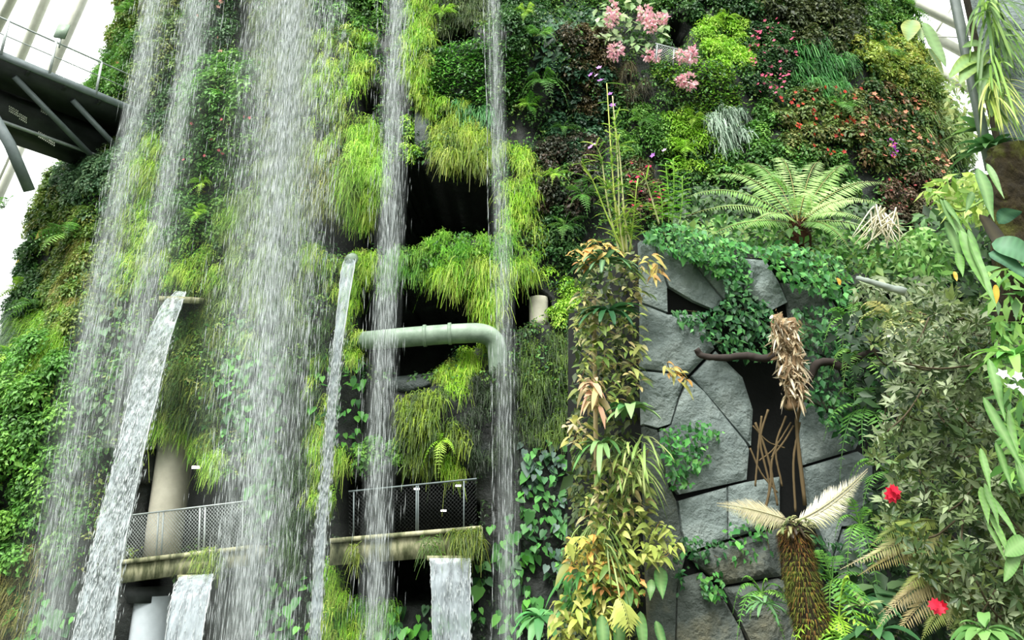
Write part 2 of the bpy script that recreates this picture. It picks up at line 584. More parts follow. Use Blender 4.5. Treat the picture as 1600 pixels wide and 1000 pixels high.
def spts(poly, per_m2, skip_caves=True, margin=None):
    """Points on the mountain inside a pixel outline, spread evenly over its surface."""
    ok = inpoly(GX, poly) & FRONT
    if skip_caves: ok &= ~CAVEMASK
    idx = np.flatnonzero(ok)
    if not len(idx) and skip_caves: return spts(poly, per_m2, False)
    if not len(idx): return np.zeros((0, 3)), np.zeros((0, 3))
    n = max(1, int(GA[idx].sum() * per_m2))
    k = rng.choice(idx, n)
    jit = rng.uniform(-.5, .5, (n, 2))
    tx = nrm(np.cross(GN[k], Z))
    return GD[k] + tx * (jit[:, :1] * _al[-1] / NT) + Z * (jit[:, 1:] * (ZZ[1] - ZZ[0])), GN[k]


def spn(poly, n):
    P, N = spts(poly, 60)
    k = rng.permutation(len(P))[:n]
    return P[k], N[k]


def fpts(poly, n, y0, y1, nrml=(-.2, -1, .35), shape=None):
    """Points in a foreground volume seen through a pixel outline, y0..y1 metres away."""
    poly = np.asarray(poly, float)
    lo, hi = poly.min(0), poly.max(0)
    q = rng.uniform(lo, hi, (n * 4, 2))
    q = q[inpoly(q, poly)][:n]
    y = rng.uniform(y0, y1, len(q))
    if shape is not None: y = y + shape(q)
    return at(q[:, 0], q[:, 1], y), np.broadcast_to(nrm(np.array(nrml)), (len(q), 3)).copy()


def P_(*cs):
    return np.array([lin(c) for c in cs])


PAL = {
    'lime': P_((168, 212, 58), (150, 204, 50), (190, 218, 88), (128, 188, 46), (174, 196, 84)),
    'limehi': P_((152, 202, 60), (134, 188, 52), (172, 210, 80)),
    'grass': P_((130, 190, 60), (112, 176, 56), (150, 200, 72), (92, 158, 52)),
    'fresh': P_((104, 158, 64), (88, 142, 56), (124, 172, 74), (76, 122, 52)),
    'mid': P_((78, 128, 52), (92, 142, 60), (66, 112, 50), (110, 150, 66)),
    'olive': P_((116, 146, 62), (98, 130, 56), (136, 156, 72), (82, 112, 50), (128, 136, 62)),
    'dark': P_((54, 96, 48), (70, 112, 56), (46, 80, 44), (84, 122, 64)),
    'darkteal': P_((50, 88, 60), (66, 108, 72), (42, 72, 52), (86, 124, 90)),
    'purple': P_((58, 62, 46), (72, 74, 54), (84, 70, 56), (48, 62, 44)),
    'dusty': P_((108, 142, 100), (92, 126, 88), (126, 154, 112), (78, 112, 78)),
    'silver': P_((170, 192, 170), (150, 178, 150), (186, 204, 184), (128, 160, 130)),
    'heart': P_((80, 146, 56), (100, 166, 66), (64, 124, 52), (56, 100, 56)),
    'hoya': P_((146, 160, 80), (168, 174, 98), (118, 142, 66), (176, 160, 108), (134, 146, 68), (98, 126, 58), (182, 176, 124)),
    'rhodo': P_((84, 108, 60), (104, 124, 76), (64, 86, 48), (124, 140, 98), (94, 110, 56), (146, 158, 122)),
    'yellow': P_((212, 186, 60), (222, 170, 50)),
    'brown': P_((120, 96, 56), (96, 76, 44), (146, 120, 72)),
    'straw': P_((212, 206, 178), (194, 186, 152), (226, 220, 198)),
    'wood': P_((172, 154, 124), (204, 188, 156), (220, 208, 182), (140, 118, 90)),
}


def colors(pal, n, jit=.16):
    p = PAL[pal] if isinstance(pal, str) else pal
    return np.clip(p[rng.integers(0, len(p), n)] * (1 + rng.normal(0, jit, (n, 1))).clip(.45, 1.6), 0, .95)


def perp(v, n, k=.9):
    return nrm(v - n * ((v * n).sum(-1, keepdims=True) * k))


def clumps(g, C, N, r, m, size, pal, shape='ovate', asp=.55, upb=.5, hangd=.8, lift=.6):
    """m leaves over a small dome at each centre."""
    k = len(C)
    if not k: return
    r = np.broadcast_to(np.asarray(r, float), (k,)) * rng.uniform(.65, 1.3, k)
    cc = colors(pal, k, .12)
    h = nrm(N * 1.0 + Z * upb)
    d = nrm(np.repeat(h, m, 0) * .75 + rng.normal(0, .62, (k * m, 3)))
    Pp = np.repeat(C, m, 0) + d * (np.repeat(r, m) * rng.uniform(.7, 1.1, k * m))[:, None]
    nn = nrm(d + Z * lift + rng.normal(0, .35, d.shape))
    D = perp(-Z * hangd + d * .5 + rng.normal(0, .55, d.shape), nn)
    L = size * rng.lognormal(0, .22, k * m)
    mixc = np.where(rng.random((k * m, 1)) < .72, np.repeat(cc, m, 0), colors(pal, k * m, .1)) * rng.uniform(.8, 1.2, (k * m, 1))
    leaf(g, Pp - D * L[:, None] * .4, D, nn, L, L * asp, mixc.clip(0, .95), shape)


def strands(g, Pb, N, L, W, pal, droop=(.9, 2.0), out=.6, up=.5, nseg=3, spread=.35, jit=.18, tip=None):
    k = len(Pb)
    if not k: return
    D = nrm(N * out + Z * up + rng.normal(0, spread, (k, 3)))
    LL = L * rng.lognormal(0, .25, k)
    blade(g, Pb, D, nrm(N + Z * .5 + rng.normal(0, .3, (k, 3))), LL, W * rng.uniform(.7, 1.3, k), colors(pal, k, jit), rng.uniform(*droop, k), nseg, 'thread', flat=True)


def grass_clumps(g, C, N, r, m, L, W, pal, **kw):
    k = len(C)
    cc = colors(pal, k, .24) * .9
    d = nrm(np.repeat(nrm(N + Z * .3), m, 0) * .6 + rng.normal(0, .6, (k * m, 3)))
    Pb = np.repeat(C, m, 0) + d * (r * rng.uniform(.3, 1., k * m))[:, None]
    pal2 = None
    kk = k * m
    D = nrm(np.repeat(N, m, 0) * kw.get('out', .5) + Z * kw.get('up', .45) + rng.normal(0, .55, (kk, 3)))
    LL = L * rng.lognormal(0, .28, kk)
    mixc = np.where(rng.random((kk, 1)) < .7, np.repeat(cc, m, 0), colors(pal, kk, .2)) * rng.uniform(.7, 1.2, (kk, 1))
    lo, hi = kw.get('droop', (1.0, 2.2))
    blade(g, Pb, D, nrm(np.repeat(N, m, 0) + Z * .5 + rng.normal(0, .3, (kk, 3))), LL, W * rng.uniform(.7, 1.3, kk), mixc.clip(0, .95),
          rng.uniform(lo, hi, kk), 3, 'thread', flat=True)


def patch(name, label, cat, poly, kind, pal, size=.13, dens=1.0, r=.32, group=None, stuff=False, flowers=None, **kw):
    """A plant (or mat of plants) on the mountain, inside a pixel outline."""
    g = Geo()
    if kind == 'leaf':
        size = size * .78
        C, N = spts(poly, 1.7 * dens / (r * r * 2.2))
        m = max(6, int(2.6 * r * r * 3.1 / (size * size * .45)))
        clumps(g, C + N * (r * .25), N, r, m, size, pal, kw.get('shape', 'ovate'), kw.get('asp', .55), kw.get('upb', .5), kw.get('hangd', .8), kw.get('lift', .6))
    elif kind == 'grass':
        C, N = spts(poly, 1.9 * dens / (r * r * 2.2))
        m = kw.get('m', 80)
        grass_clumps(g, C + N * (r * .2), N, r, int(m * 1.35), size * .46, kw.get('W', .022) * .8, pal, **{a: kw[a] for a in ('droop', 'out', 'up') if a in kw})
    elif kind == 'carpet':
        Pb, N = spts(poly, 420 * dens)
        k = len(Pb)
        lump = noise(Pb, .9, 12)[:, None] * .07
        nn = nrm(N * .55 + Z * 1. + rng.normal(0, .28, (k, 3)))
        D = perp(-Z * .5 + N * .3 + rng.normal(0, .6, (k, 3)), nn)
        L = size * .55 * rng.lognormal(0, .25, k)
        leaf(g, Pb + N * (lump + rng.uniform(.0, .14, (k, 1))), D, nn, L, L * .5, (colors(pal, k, .2) * 1.3).clip(0, .9), 'lance')
    elif kind == 'heart':
        size = size * .78
        Pb, N = spts(poly, 16 * dens)
        k = len(Pb)
        nn = nrm(N * 1. + Z * .55 + rng.normal(0, .35, (k, 3)))
        D = perp(-Z + rng.normal(0, .35, (k, 3)), nn)
        L = size * rng.lognormal(0, .25, k)
        leaf(g, Pb + N * rng.uniform(.04, .3, k)[:, None], D, nn, L, L * .8, colors(pal, k, .2), 'heart')
    elif kind == 'shingle':
        Pb, N = spts(poly, 34 * dens)
        k = len(Pb)
        nn = nrm(N * 1. + Z * .3 + rng.normal(0, .22, (k, 3)))
        D = perp(-Z + np.array([-.5, 0, 0]) + rng.normal(0, .25, (k, 3)), nn)
        L = size * rng.lognormal(0, .2, k)
        leaf(g, Pb + N * rng.uniform(.03, .16, k)[:, None], D, nn, L, L * .75, colors(pal, k, .22), 'heart')
    elif kind == 'fronds':
        C, N = spts(poly, 1.0 * dens)
        fern_mesh(g, C, N, size, pal, kw.get('nf', 9))
    o = g.build(name, M[kw.get('mat', 'leaf')])
    tag(o, label, cat, group, 'stuff' if stuff else None)
    if flowers:
        for fn, fl, n, fs, fpal in flowers:
            Pf, Nf = spn(poly, n)
            put_flowers(o, fn, fl, Pf + Nf * (r * 1.05 + .06) + Z * .05, Nf, fs, fpal)
    return o


def put_flowers(o, name, label, P, N, size, pal, petals=5):
    """One child per flower; a few flower meshes are shared."""
    base = []
    for j in range(min(4, len(P))):
        gf = Geo()
        blossoms(gf, np.zeros((1, 3)), nrm(N[j:j + 1]), size * rng.uniform(.8, 1.2), pal, petals)
        f = gf.build(name, M['petal'], loc=(0, 0, 0))
        f['label'] = label
        base.append(f)
    for j in range(len(P)):
        f = base[j] if j < len(base) else base[j % len(base)].copy()
        if j >= len(base): COL.objects.link(f)
        f.parent = o
        f.matrix_parent_inverse.identity()
        f.location = Vector(P[j]) - Vector(o.location)
        f.rotation_euler = (0, rng.uniform(-.5, .5), rng.uniform(-.5, .5)) if j >= len(base) else (0, 0, 0)


def blossoms(g, P, N, size, pal, petals=5):
    k = len(P)
    if not k: return
    n = nrm(N + Z * .3 + rng.normal(0, .35, (k, 3)))
    a = nrm(np.cross(n, Z + rng.normal(0, .2, (k, 3)))); b = np.cross(n, a)
    cc = colors(pal, k, .1)
    for j in range(petals):
        t = 6.283 * j / petals
        D = a * math.cos(t) + b * math.sin(t) + n * .35
        leaf(g, P, D, n, size * .6, size * .5, (cc * rng.uniform(.9, 1.1, (k, 1))).clip(0, .95), 'ovate')


def fern_mesh(g, C, N, size, pal, nf=10, droop=.75, wide=.2, npair=13, pinna=.26, tilt=.5, hang=.2):
    k = len(C)
    kk = k * nf
    h = nrm(N * 1. + Z * tilt)
    a = nrm(np.cross(h, Z + 1e-3)); b = np.cross(h, a)
    th = (np.tile(np.arange(nf) / nf * 6.283, k) + rng.uniform(0, .7, kk))[:, None]
    out = np.repeat(a, nf, 0) * np.cos(th) + np.repeat(b, nf, 0) * np.sin(th)
    L = size * rng.uniform(.7, 1.15, kk)[:, None]
    e = rng.uniform(.35, .9, kk)[:, None]
    P0 = np.repeat(C, nf, 0)
    dirn = nrm(np.repeat(h, nf, 0) * e + out)
    P1 = P0 + dirn * L * .6 + Z * L * .12
    P2 = P0 + dirn * L * .95 - Z * L * droop * rng.uniform(.5, 1.2, kk)[:, None]
    fronds(g, P0, P1, P2, L[:, 0] * pinna, colors(pal, kk, .14), npair, wide, hang, spine=.006 + size * .006)


def fern(px, py, size, pal, label, nf=11, name='fern', out=.42, group=None, **kw):
    P, N = hit(px, py, out)
    g = Geo()
    fern_mesh(g, P, N, size, pal, nf, **kw)
    o = g.build(name, M['leaf'], loc=P[0])
    return tag(o, label, 'fern', group)

# ------------------------------------------------------------------ planting on the mountain
ALL = [(-200, -200), (1800, -200), (1800, 1200), (-200, 1200)]
g = Geo()
C, N = spts(ALL, 11)
q = proj(C)
for sel, pl in (((q[:, 0] < 430) & (q[:, 1] < 900), np.concatenate([PAL['olive'], PAL['mid'], PAL['fresh'][:2]])), ((q[:, 0] >= 430) & (q[:, 1] < 600), np.concatenate([PAL['dark'], PAL['mid'][:3], PAL['olive'][:2]]))):
    clumps(g, C[sel] + N[sel] * .02, N[sel], .3, 26, .1, pl, 'ovate', .55)
sel = (q[:, 0] >= 430) & (q[:, 1] >= 600) & (q[:, 0] < 960) & (rng.random(len(q)) < .5)
clumps(g, C[sel], N[sel], .22, 20, .09, P_((36, 58, 32), (48, 72, 36), (30, 46, 30)), 'lance', .4)
o = g.build('undergrowth_foliage', M['leaf'])
tag(o, 'thin dark green undergrowth between the planted clumps all over the mountain', 'undergrowth', kind='stuff')

R = 'LEFT'
patch('shrub', 'olive green shrub at the top edge of the mountain left of the first waterfall', 'shrub', [(150, -40), (250, -40), (240, 60), (195, 80), (160, 55)], 'leaf', 'olive', .16, 1.1, .4)
patch('shrub', 'mid green feathery shrub directly above the walkway railing end', 'shrub', [(150, 60), (235, 55), (225, 125), (160, 125), (140, 95)], 'leaf', 'mid', .15, 1.1, .36, asp=.35)
patch('shrub', 'yellow-green shrub showing through the walkway railing', 'shrub', [(115, 90), (160, 80), (200, 125), (205, 160), (150, 150)], 'leaf', 'fresh', .14, 1.1, .34)
patch('flowering_shrub', 'pale olive shrub with orange flowers beside the leftmost waterfall', 'shrub', [(190, 70), (240, 60), (240, 130), (200, 135)], 'leaf', 'olive', .13, 1.1, .3,
      flowers=[('orange_flower', 'orange flowers', 9, .14, P_((214, 120, 70), (200, 130, 96)))])
patch('mixed_shrub', 'olive shrub filling the upper strip between the two left waterfalls', 'shrub', [(236, -40), (290, -40), (285, 110), (230, 190), (222, 110)], 'leaf', 'olive', .14, 1.2, .36)
patch('mixed_shrub', 'dark leaved shrub lower between the two left waterfalls', 'shrub', [(230, 110), (285, 100), (270, 215), (215, 240)], 'leaf', 'dark', .15, 1.2, .34)
patch('hanging_fern_mat', 'lime fern mat hanging between the two left waterfalls', 'fern', [(220, 200), (268, 200), (255, 300), (205, 320)], 'grass', 'lime', .42, 1.2, .3)
patch('flowering_shrub', 'dark olive shrub with a few pink flowers beside the topmost dark hollow', 'shrub', [(318, -40), (390, -40), (372, 105), (310, 110)], 'leaf', 'dark', .13, 1.2, .36,
      flowers=[('pink_flower', 'pale pink flowers', 12, .12, P_((230, 150, 140), (220, 170, 150)))])
patch('leafy_mound', 'fresh green broad leaved mound right of the second waterfall', 'shrub', [(298, 112), (330, 100), (405, 102), (402, 190), (295, 185)], 'leaf', 'fresh', .19, 1.5, .42, lift=.9)
patch('leafy_mound', 'deep green lower half of the leafy mound with tiny pink flowers', 'shrub', [(290, 180), (402, 180), (395, 262), (280, 270)], 'leaf', 'mid', .15, 1.3, .38,
      flowers=[('pink_flower', 'tiny pink flowers', 14, .09, P_((232, 120, 130)))])
patch('mixed_shrub', 'mixed green shrub under the leafy mound right of the second waterfall', 'shrub', [(272, 262), (395, 255), (385, 330), (345, 350), (345, 400), (262, 400)], 'leaf', 'mid', .13, 1.2, .34)
patch('hanging_fern_mat', 'yellow-green hanging tuft touching the left edge of the broad waterfall', 'fern', [(345, 312), (378, 305), (378, 365), (350, 372)], 'grass', 'limehi', .4, 1.5, .3)
patch('creeping_shrub', 'bluish dark leaved creeper directly under the walkway', 'shrub', [(100, 262), (210, 235), (205, 335), (150, 350), (95, 320)], 'leaf', 'dusty', .15, 1.2, .36)
patch('mixed_shrub', 'olive shrub on the left skyline under the walkway strut', 'shrub', [(20, 250), (105, 270), (110, 350), (20, 400), (-10, 380)], 'leaf', 'olive', .16, 1.2, .4)
patch('mixed_shrub', 'dark green shrub on the left skyline beside the pale sky', 'shrub', [(-60, 370), (60, 360), (90, 420), (70, 500), (-60, 520)], 'leaf', 'dark', .15, 1.1, .4)
patch('mixed_shrub', 'tangled olive and brown shrub left of the first waterfall at mid height', 'shrub', [(90, 335), (190, 340), (170, 420), (150, 520), (85, 510), (70, 420)], 'leaf', 'olive', .13, 1.2, .34)
patch('hanging_fern_mat', 'yellowish trailing fern beside the first waterfall', 'fern', [(100, 390), (155, 380), (140, 520), (100, 530)], 'grass', P_((150, 160, 70), (130, 140, 60), (160, 150, 80)), .4, 1.1, .3)
patch('hanging_fern', 'grey-green hanging fern at the left edge of the view', 'fern', [(-60, 480), (45, 480), (40, 610), (-60, 640)], 'grass', 'dusty', .55, 1.2, .36, W=.03)
patch('hanging_fern', 'lime hanging fern above the big fresh green shrub', 'fern', [(25, 500), (110, 480), (115, 560), (60, 610), (25, 600)], 'grass', 'limehi', .42, 1.3, .32)
patch('big_shrub', 'large fresh green small leaved shrub at the lower left', 'shrub', [(-60, 600), (40, 560), (100, 540), (125, 620), (120, 760), (95, 860), (40, 880), (-60, 880)], 'leaf', 'fresh', .15, 1.5, .46)
patch('grassy_mat', 'brown and olive grassy mat under the large fresh green shrub', 'grass', [(-60, 860), (75, 860), (80, 910), (60, 1020), (-60, 1020)], 'grass', P_((120, 118, 52), (138, 130, 66), (96, 104, 44)), .4, 1.2, .34)
patch('ivy', 'dusty green ivy between the first waterfall and the spout stream', 'ivy', [(140, 400), (215, 400), (205, 560), (180, 700), (120, 700), (120, 560)], 'heart', 'dusty', .24, 2.6)
patch('ivy', 'green ivy patch low beside the spout stream at mid height', 'ivy', [(140, 560), (200, 560), (185, 690), (145, 690)], 'heart', 'heart', .24, 1.6)
patch('broad_leaf_plant', 'large leaved plant in the lower left corner behind the spray', 'plant', [(30, 900), (130, 890), (130, 1020), (30, 1020)], 'heart', 'heart', .34, 1.2)
patch('small_shrub', 'fern green shrub beside the foot of the spout stream', 'shrub', [(95, 700), (165, 700), (150, 800), (110, 900), (85, 860)], 'leaf', 'mid', .14, 1.2, .32)
patch('hanging_fern_mat', 'lime hanging mat behind the second waterfall at mid height', 'fern', [(200, 270), (250, 270), (250, 400), (235, 470), (190, 470), (192, 380)], 'grass', 'lime', .38, 1.3, .3)
patch('hanging_fern_mat', 'lime mat above the stone water spout', 'fern', [(255, 370), (345, 385), (350, 450), (300, 452), (255, 455)], 'grass', 'lime', .34, 1.3, .3)
patch('mossy_curtain', 'deep green mossy curtain right of the spout stream above the left cave', 'moss', [(290, 455), (350, 440), (350, 560), (345, 700), (300, 690), (236, 672), (250, 560)], 'grass', P_((92, 124, 44), (74, 108, 42), (128, 146, 50), (58, 88, 40)), .36, 1.8, .32)
patch('fringe_fern', 'lime fringe hanging over the rim of the left cave', 'fern', [(236, 640), (300, 650), (345, 690), (345, 725), (300, 700), (236, 690)], 'grass', 'lime', .32, 1.8, .24)
patch('leafy_mound', 'green leafy plant right of the spout just below the slab', 'shrub', [(270, 478), (320, 478), (310, 540), (262, 545)], 'leaf', 'fresh', .14, 1.4, .26)
patch('ivy', 'green ivy left of the broad waterfall above the left cave', 'ivy', [(318, 500), (400, 500), (396, 700), (330, 690)], 'heart', 'heart', .22, 3.2)
patch('hanging_fern', 'lime fern hanging down right of the cave pillar', 'fern', [(326, 700), (350, 690), (350, 770), (330, 765)], 'grass', 'limehi', .4, 1.5, .25)

patch('hanging_fern_mat', 'grey-green mat showing through the broad waterfall', 'fern', [(350, 280), (480, 250), (500, 400), (480, 520), (350, 560)], 'grass', P_((128, 160, 72), (150, 176, 84), (100, 134, 64)), .4, 1.0, .34)
patch('hanging_fern_mat', 'olive mat behind the top of the broad waterfall', 'fern', [(400, -40), (500, -40), (490, 260), (395, 280)], 'grass', P_((110, 132, 60), (132, 150, 72), (84, 108, 52)), .4, 1.1, .34)
patch('ivy', 'heart leaved climber showing through the broad waterfall', 'ivy', [(350, 540), (450, 540), (440, 760), (400, 860), (395, 720), (350, 700)], 'heart', 'heart', .26, 2.4)
patch('fresh_shrub', 'fresh green leafy shrub at the top between the broad and the middle waterfalls', 'shrub', [(495, -40), (605, -40), (600, 30), (560, 70), (500, 60)], 'leaf', 'fresh', .15, 1.3, .36)
patch('hanging_fern_mat', 'bright lime hanging mat right of the broad waterfall', 'fern', [(495, 60), (560, 50), (585, 70), (582, 130), (556, 160), (545, 215), (525, 230), (515, 260), (490, 260), (485, 160)], 'grass', 'lime', .42, 1.5, .36)
patch('hanging_fern_mat', 'olive-yellow hanging mat above the big dark cave', 'fern', [(478, 225), (530, 235), (540, 260), (530, 345), (500, 340), (470, 300)], 'grass', P_((150, 160, 70), (128, 144, 58), (168, 172, 90)), .4, 1.5, .34)
patch('hanging_fern', 'vivid lime fern tuft dripping in front of the big dark cave', 'fern', [(535, 235), (600, 165), (605, 290), (585, 330), (562, 350), (545, 345), (532, 300)], 'grass', 'limehi', .46, 2.2, .36, W=.026)
patch('fringe_fern', 'lowest point of the lime tuft in the cave mouth', 'fern', [(538, 290), (590, 300), (575, 352), (556, 362), (540, 340)], 'grass', 'lime', .4, 2.4, .26)
patch('hanging_fern_mat', 'tall lime strip right of the middle waterfall at the top', 'fern', [(636, -40), (680, -40), (682, 70), (672, 90), (672, 150), (640, 170), (630, 80)], 'grass', 'lime', .42, 1.7, .34)
patch('dark_fern_mat', 'dark feathery fern above the top hollow', 'fern', [(672, -40), (770, -40), (775, 40), (735, 40), (712, 40), (700, 54), (675, 54)], 'grass', P_((70, 96, 44), (92, 112, 54), (56, 78, 40)), .4, 1.2, .3, W=.03)
fern(692, 30, .75, 'limehi', 'bright lime fern on the left rim of the top hollow', 9)
patch('moss_cushion', 'rounded emerald green moss cushion under the top hollow', 'moss', [(672, 85), (710, 70), (770, 68), (825, 88), (830, 150), (800, 172), (745, 165), (690, 160), (670, 140)], 'carpet', P_((88, 146, 58), (106, 164, 66), (72, 124, 50), (120, 172, 78)), .2, 1.6, W=.04)
patch('hanging_fern_mat', 'lime hanging fringe left of the emerald moss cushion', 'fern', [(640, 150), (690, 155), (735, 168), (715, 195), (672, 185), (640, 180)], 'grass', 'lime', .36, 1.6, .28)
patch('strap_leaf_plant', 'blue-green strappy plant under the emerald moss cushion', 'plant', [(715, 170), (775, 165), (770, 200), (725, 205)], 'grass', P_((84, 150, 84), (100, 164, 92)), .4, 1.4, .28, W=.04)
patch('hanging_fern', 'long lime fern dripping into the right half of the big dark cave', 'fern', [(672, 200), (735, 195), (770, 210), (765, 260), (715, 285), (695, 322), (685, 300), (676, 250)], 'grass', P_((150, 184, 56), (130, 164, 52), (176, 190, 80)), .5, 1.9, .32)
patch('fringe_fern', 'thin fringe hanging at the right side of the big dark cave', 'fern', [(735, 225), (770, 225), (768, 285), (745, 290)], 'grass', 'olive', .4, 1.6, .24)
patch('small_leaf_clump', 'small yellow leaved clump beside the bare rock at mid height', 'plant', [(632, 190), (655, 185), (655, 250), (634, 260)], 'leaf', 'limehi', .12, 1.2, .22)
patch('ledge_grass', 'bright green grass growing along the ledge between the two dark caves', 'grass', [(670, 378), (740, 372), (800, 380), (805, 420), (770, 445), (672, 440)], 'grass', 'grass', .5, 2.0, .3, up=1.1, droop=(.5, 1.6))
patch('hanging_fern_mat', 'lime fringe hanging from the ledge over the lower cave', 'fern', [(668, 415), (802, 410), (800, 455), (785, 500), (750, 500), (735, 470), (700, 480), (680, 470)], 'grass', 'lime', .5, 1.9, .32)
patch('fringe_fern', 'longest lime tail hanging beside the pipe', 'fern', [(740, 450), (790, 450), (775, 520), (748, 530)], 'grass', 'lime', .45, 1.8, .25)
patch('hanging_fern_mat', 'green fringe on the ledge left of the middle waterfall', 'fern', [(480, 395), (545, 398), (595, 400), (590, 450), (560, 460), (550, 490), (535, 470), (490, 420)], 'grass', 'lime', .36, 1.7, .28)
patch('fringe_fern', 'green fringe on the ledge right of the middle waterfall', 'fern', [(595, 395), (668, 392), (668, 430), (640, 455), (600, 450)], 'grass', 'grass', .36, 1.4, .26)
patch('mossy_mat', 'lime tuft left of the big dark cave', 'moss', [(475, 370), (503, 372), (505, 410), (490, 420), (470, 400)], 'grass', 'lime', .32, 1.6, .26)
patch('hanging_fern_mat', 'lime curtain right of the fifth waterfall beside the big dark cave', 'fern', [(782, 230), (840, 250), (838, 410), (825, 440), (790, 430), (785, 330)], 'grass', 'lime', .42, 1.6, .34)
patch('fringe_fern', 'lime tail at the right end of the ledge', 'fern', [(785, 420), (830, 400), (835, 440), (805, 510), (790, 490)], 'grass', P_((150, 180, 60), (124, 158, 54)), .42, 1.5, .26)
patch('mossy_mat', 'dark moss under the ledge left of the thin spout stream', 'moss', [(440, 400), (520, 430), (520, 560), (440, 600)], 'grass', P_((62, 96, 44), (80, 116, 50), (48, 74, 38)), .3, 1.1, .3)
patch('mossy_mat', 'dark green moss beside the thin spout stream at the pipe', 'moss', [(548, 470), (575, 500), (590, 560), (550, 580), (540, 520)], 'grass', 'lime', .3, 1.4, .24)
patch('ivy', 'bright heart leaves on both sides of the thin spout stream', 'ivy', [(490, 560), (570, 555), (575, 650), (555, 720), (495, 730)], 'heart', 'heart', .25, 1.7)
patch('mossy_mat', 'moss strip hanging left of the thin spout stream', 'moss', [(488, 560), (515, 560), (510, 700), (490, 800), (485, 700)], 'grass', 'lime', .28, 1.3, .24)
patch('mossy_mat', 'dark dripping moss under the broad waterfall', 'moss', [(430, 600), (495, 600), (500, 760), (490, 900), (440, 900), (430, 760)], 'grass', P_((54, 84, 44), (74, 104, 52)), .32, 1.0, .3)
patch('grassy_mat', 'lime moss hump on the right lip of the lower cave', 'moss', [(676, 578), (705, 565), (760, 540), (765, 556), (740, 590), (720, 620), (690, 612)], 'grass', 'lime', .36, 2.2, .26)
patch('hanging_fern', 'dark fern curtain hanging from the round mossy hump', 'fern', [(632, 625), (660, 616), (725, 622), (728, 690), (700, 735), (640, 730), (630, 680)], 'grass', P_((112, 140, 40), (88, 116, 38), (70, 96, 38), (140, 164, 50)), .38, 1.5, .3, W=.034)
fern(696, 706, .62, 'limehi', 'single vivid green fern under the round mossy hump', 9, droop=1.2)
patch('hanging_fern', 'yellow-green fern hanging over the balcony railing', 'fern', [(675, 715), (725, 715), (740, 770), (700, 770)], 'grass', 'lime', .42, 1.3, .26)
patch('leafy_fringe', 'pale green fringe above the middle balcony behind the waterfall', 'plant', [(560, 690), (620, 690), (625, 735), (560, 745)], 'leaf', 'fresh', .14, 1.2, .28)
patch('mossy_mat', 'lime moss hanging above the left end of the middle balcony', 'moss', [(490, 690), (550, 700), (555, 750), (520, 800), (485, 800)], 'grass', 'lime', .36, 1.3, .28)
patch('grassy_mat', 'lime grassy bank under the left end of the middle balcony', 'grass', [(508, 850), (530, 870), (560, 930), (575, 1000), (510, 1000)], 'grass', 'lime', .38, 1.7, .3)
patch('grassy_mat', 'green grass tuft at the foot of the middle waterfall', 'grass', [(510, 940), (620, 940), (620, 1020), (510, 1020)], 'grass', 'grass', .36, 1.2, .28)
patch('ivy', 'heart leaved climber at the bottom right of the broad waterfall', 'ivy', [(400, 900), (500, 900), (500, 1020), (400, 1020)], 'heart', 'heart', .26, 1.6)
patch('ivy', 'heart leaved climber under the lower middle cave', 'ivy', [(590, 940), (740, 936), (745, 1020), (590, 1020)], 'heart', 'heart', .28, 1.9)
patch('ivy', 'heart leaved climber right of the square water sheet', 'ivy', [(745, 840), (830, 760), (840, 1020), (745, 1020)], 'heart', 'heart', .26, 1.7)
patch('ivy', 'dark heart leaved climber at the bottom beside the yellow climbers', 'ivy', [(815, 690), (920, 690), (930, 860), (880, 900), (815, 860)], 'heart', P_((78, 140, 66), (64, 112, 66), (92, 156, 76), (88, 112, 100)), .24, 3.4)
patch('ivy', 'small dark leaves low beside the yellow climbers', 'ivy', [(810, 860), (900, 860), (900, 1020), (810, 1020)], 'heart', 'heart', .24, 1.0)
patch('mossy_mat', 'mossy strands on the dark wet wall below the cream pillar', 'moss', [(810, 515), (910, 500), (920, 640), (900, 690), (815, 690)], 'grass', P_((76, 104, 40), (100, 128, 44), (54, 80, 36)), .34, 1.1, .3)
patch('moss_cushion', 'bright moss on the wet wall left of the bamboo-like stem', 'moss', [(860, 560), (890, 560), (900, 690), (860, 700)], 'carpet', P_((110, 150, 44), (84, 124, 40)), .14, 1.2)
patch('mossy_mat', 'dark wet moss behind the fifth waterfall', 'moss', [(720, 600), (815, 560), (815, 740), (735, 740)], 'grass', P_((44, 62, 36), (58, 78, 44)), .3, .9, .28)

# upper centre and right
patch('climbing_shingle_plant', 'dark teal overlapping leaves climbing right of the fifth waterfall', 'climber', [(840, 30), (900, 5), (945, 20), (940, 100), (900, 130), (835, 110)], 'shingle', 'darkteal', .26, 1.6)
patch('feathery_shrub', 'mid green feathery shrub at the top edge above the pink flower clusters', 'shrub', [(850, -40), (1020, -40), (1030, 20), (960, 30), (900, 10), (850, 20)], 'leaf', 'mid', .13, 1.3, .34, asp=.3)
patch('dark_foliage_mat', 'dark foliage right of the fifth waterfall at the top', 'shrub', [(780, -40), (850, -40), (845, 60), (825, 90), (785, 80)], 'leaf', 'dark', .14, 1.2, .34)
patch('brown_leaf_mat', 'brownish dry-looking leaf mat under the dark teal climber', 'shrub', [(880, 60), (935, 40), (960, 120), (945, 190), (895, 190), (875, 130)], 'leaf', P_((84, 78, 50), (104, 92, 60), (66, 66, 42)), .12, 1.2, .3)
patch('round_leaf_mat', 'dark round leaves around the purple orchid stems', 'shrub', [(860, 115), (945, 130), (950, 200), (900, 260), (860, 220)], 'leaf', 'darkteal', .15, 1.3, .32, asp=.85)
patch('dark_foliage_mat', 'purple-brown small leaved mat left of the orchid canes', 'shrub', [(835, 235), (920, 215), (940, 300), (900, 345), (850, 350), (832, 300)], 'leaf', 'purple', .13, 1.4, .32)
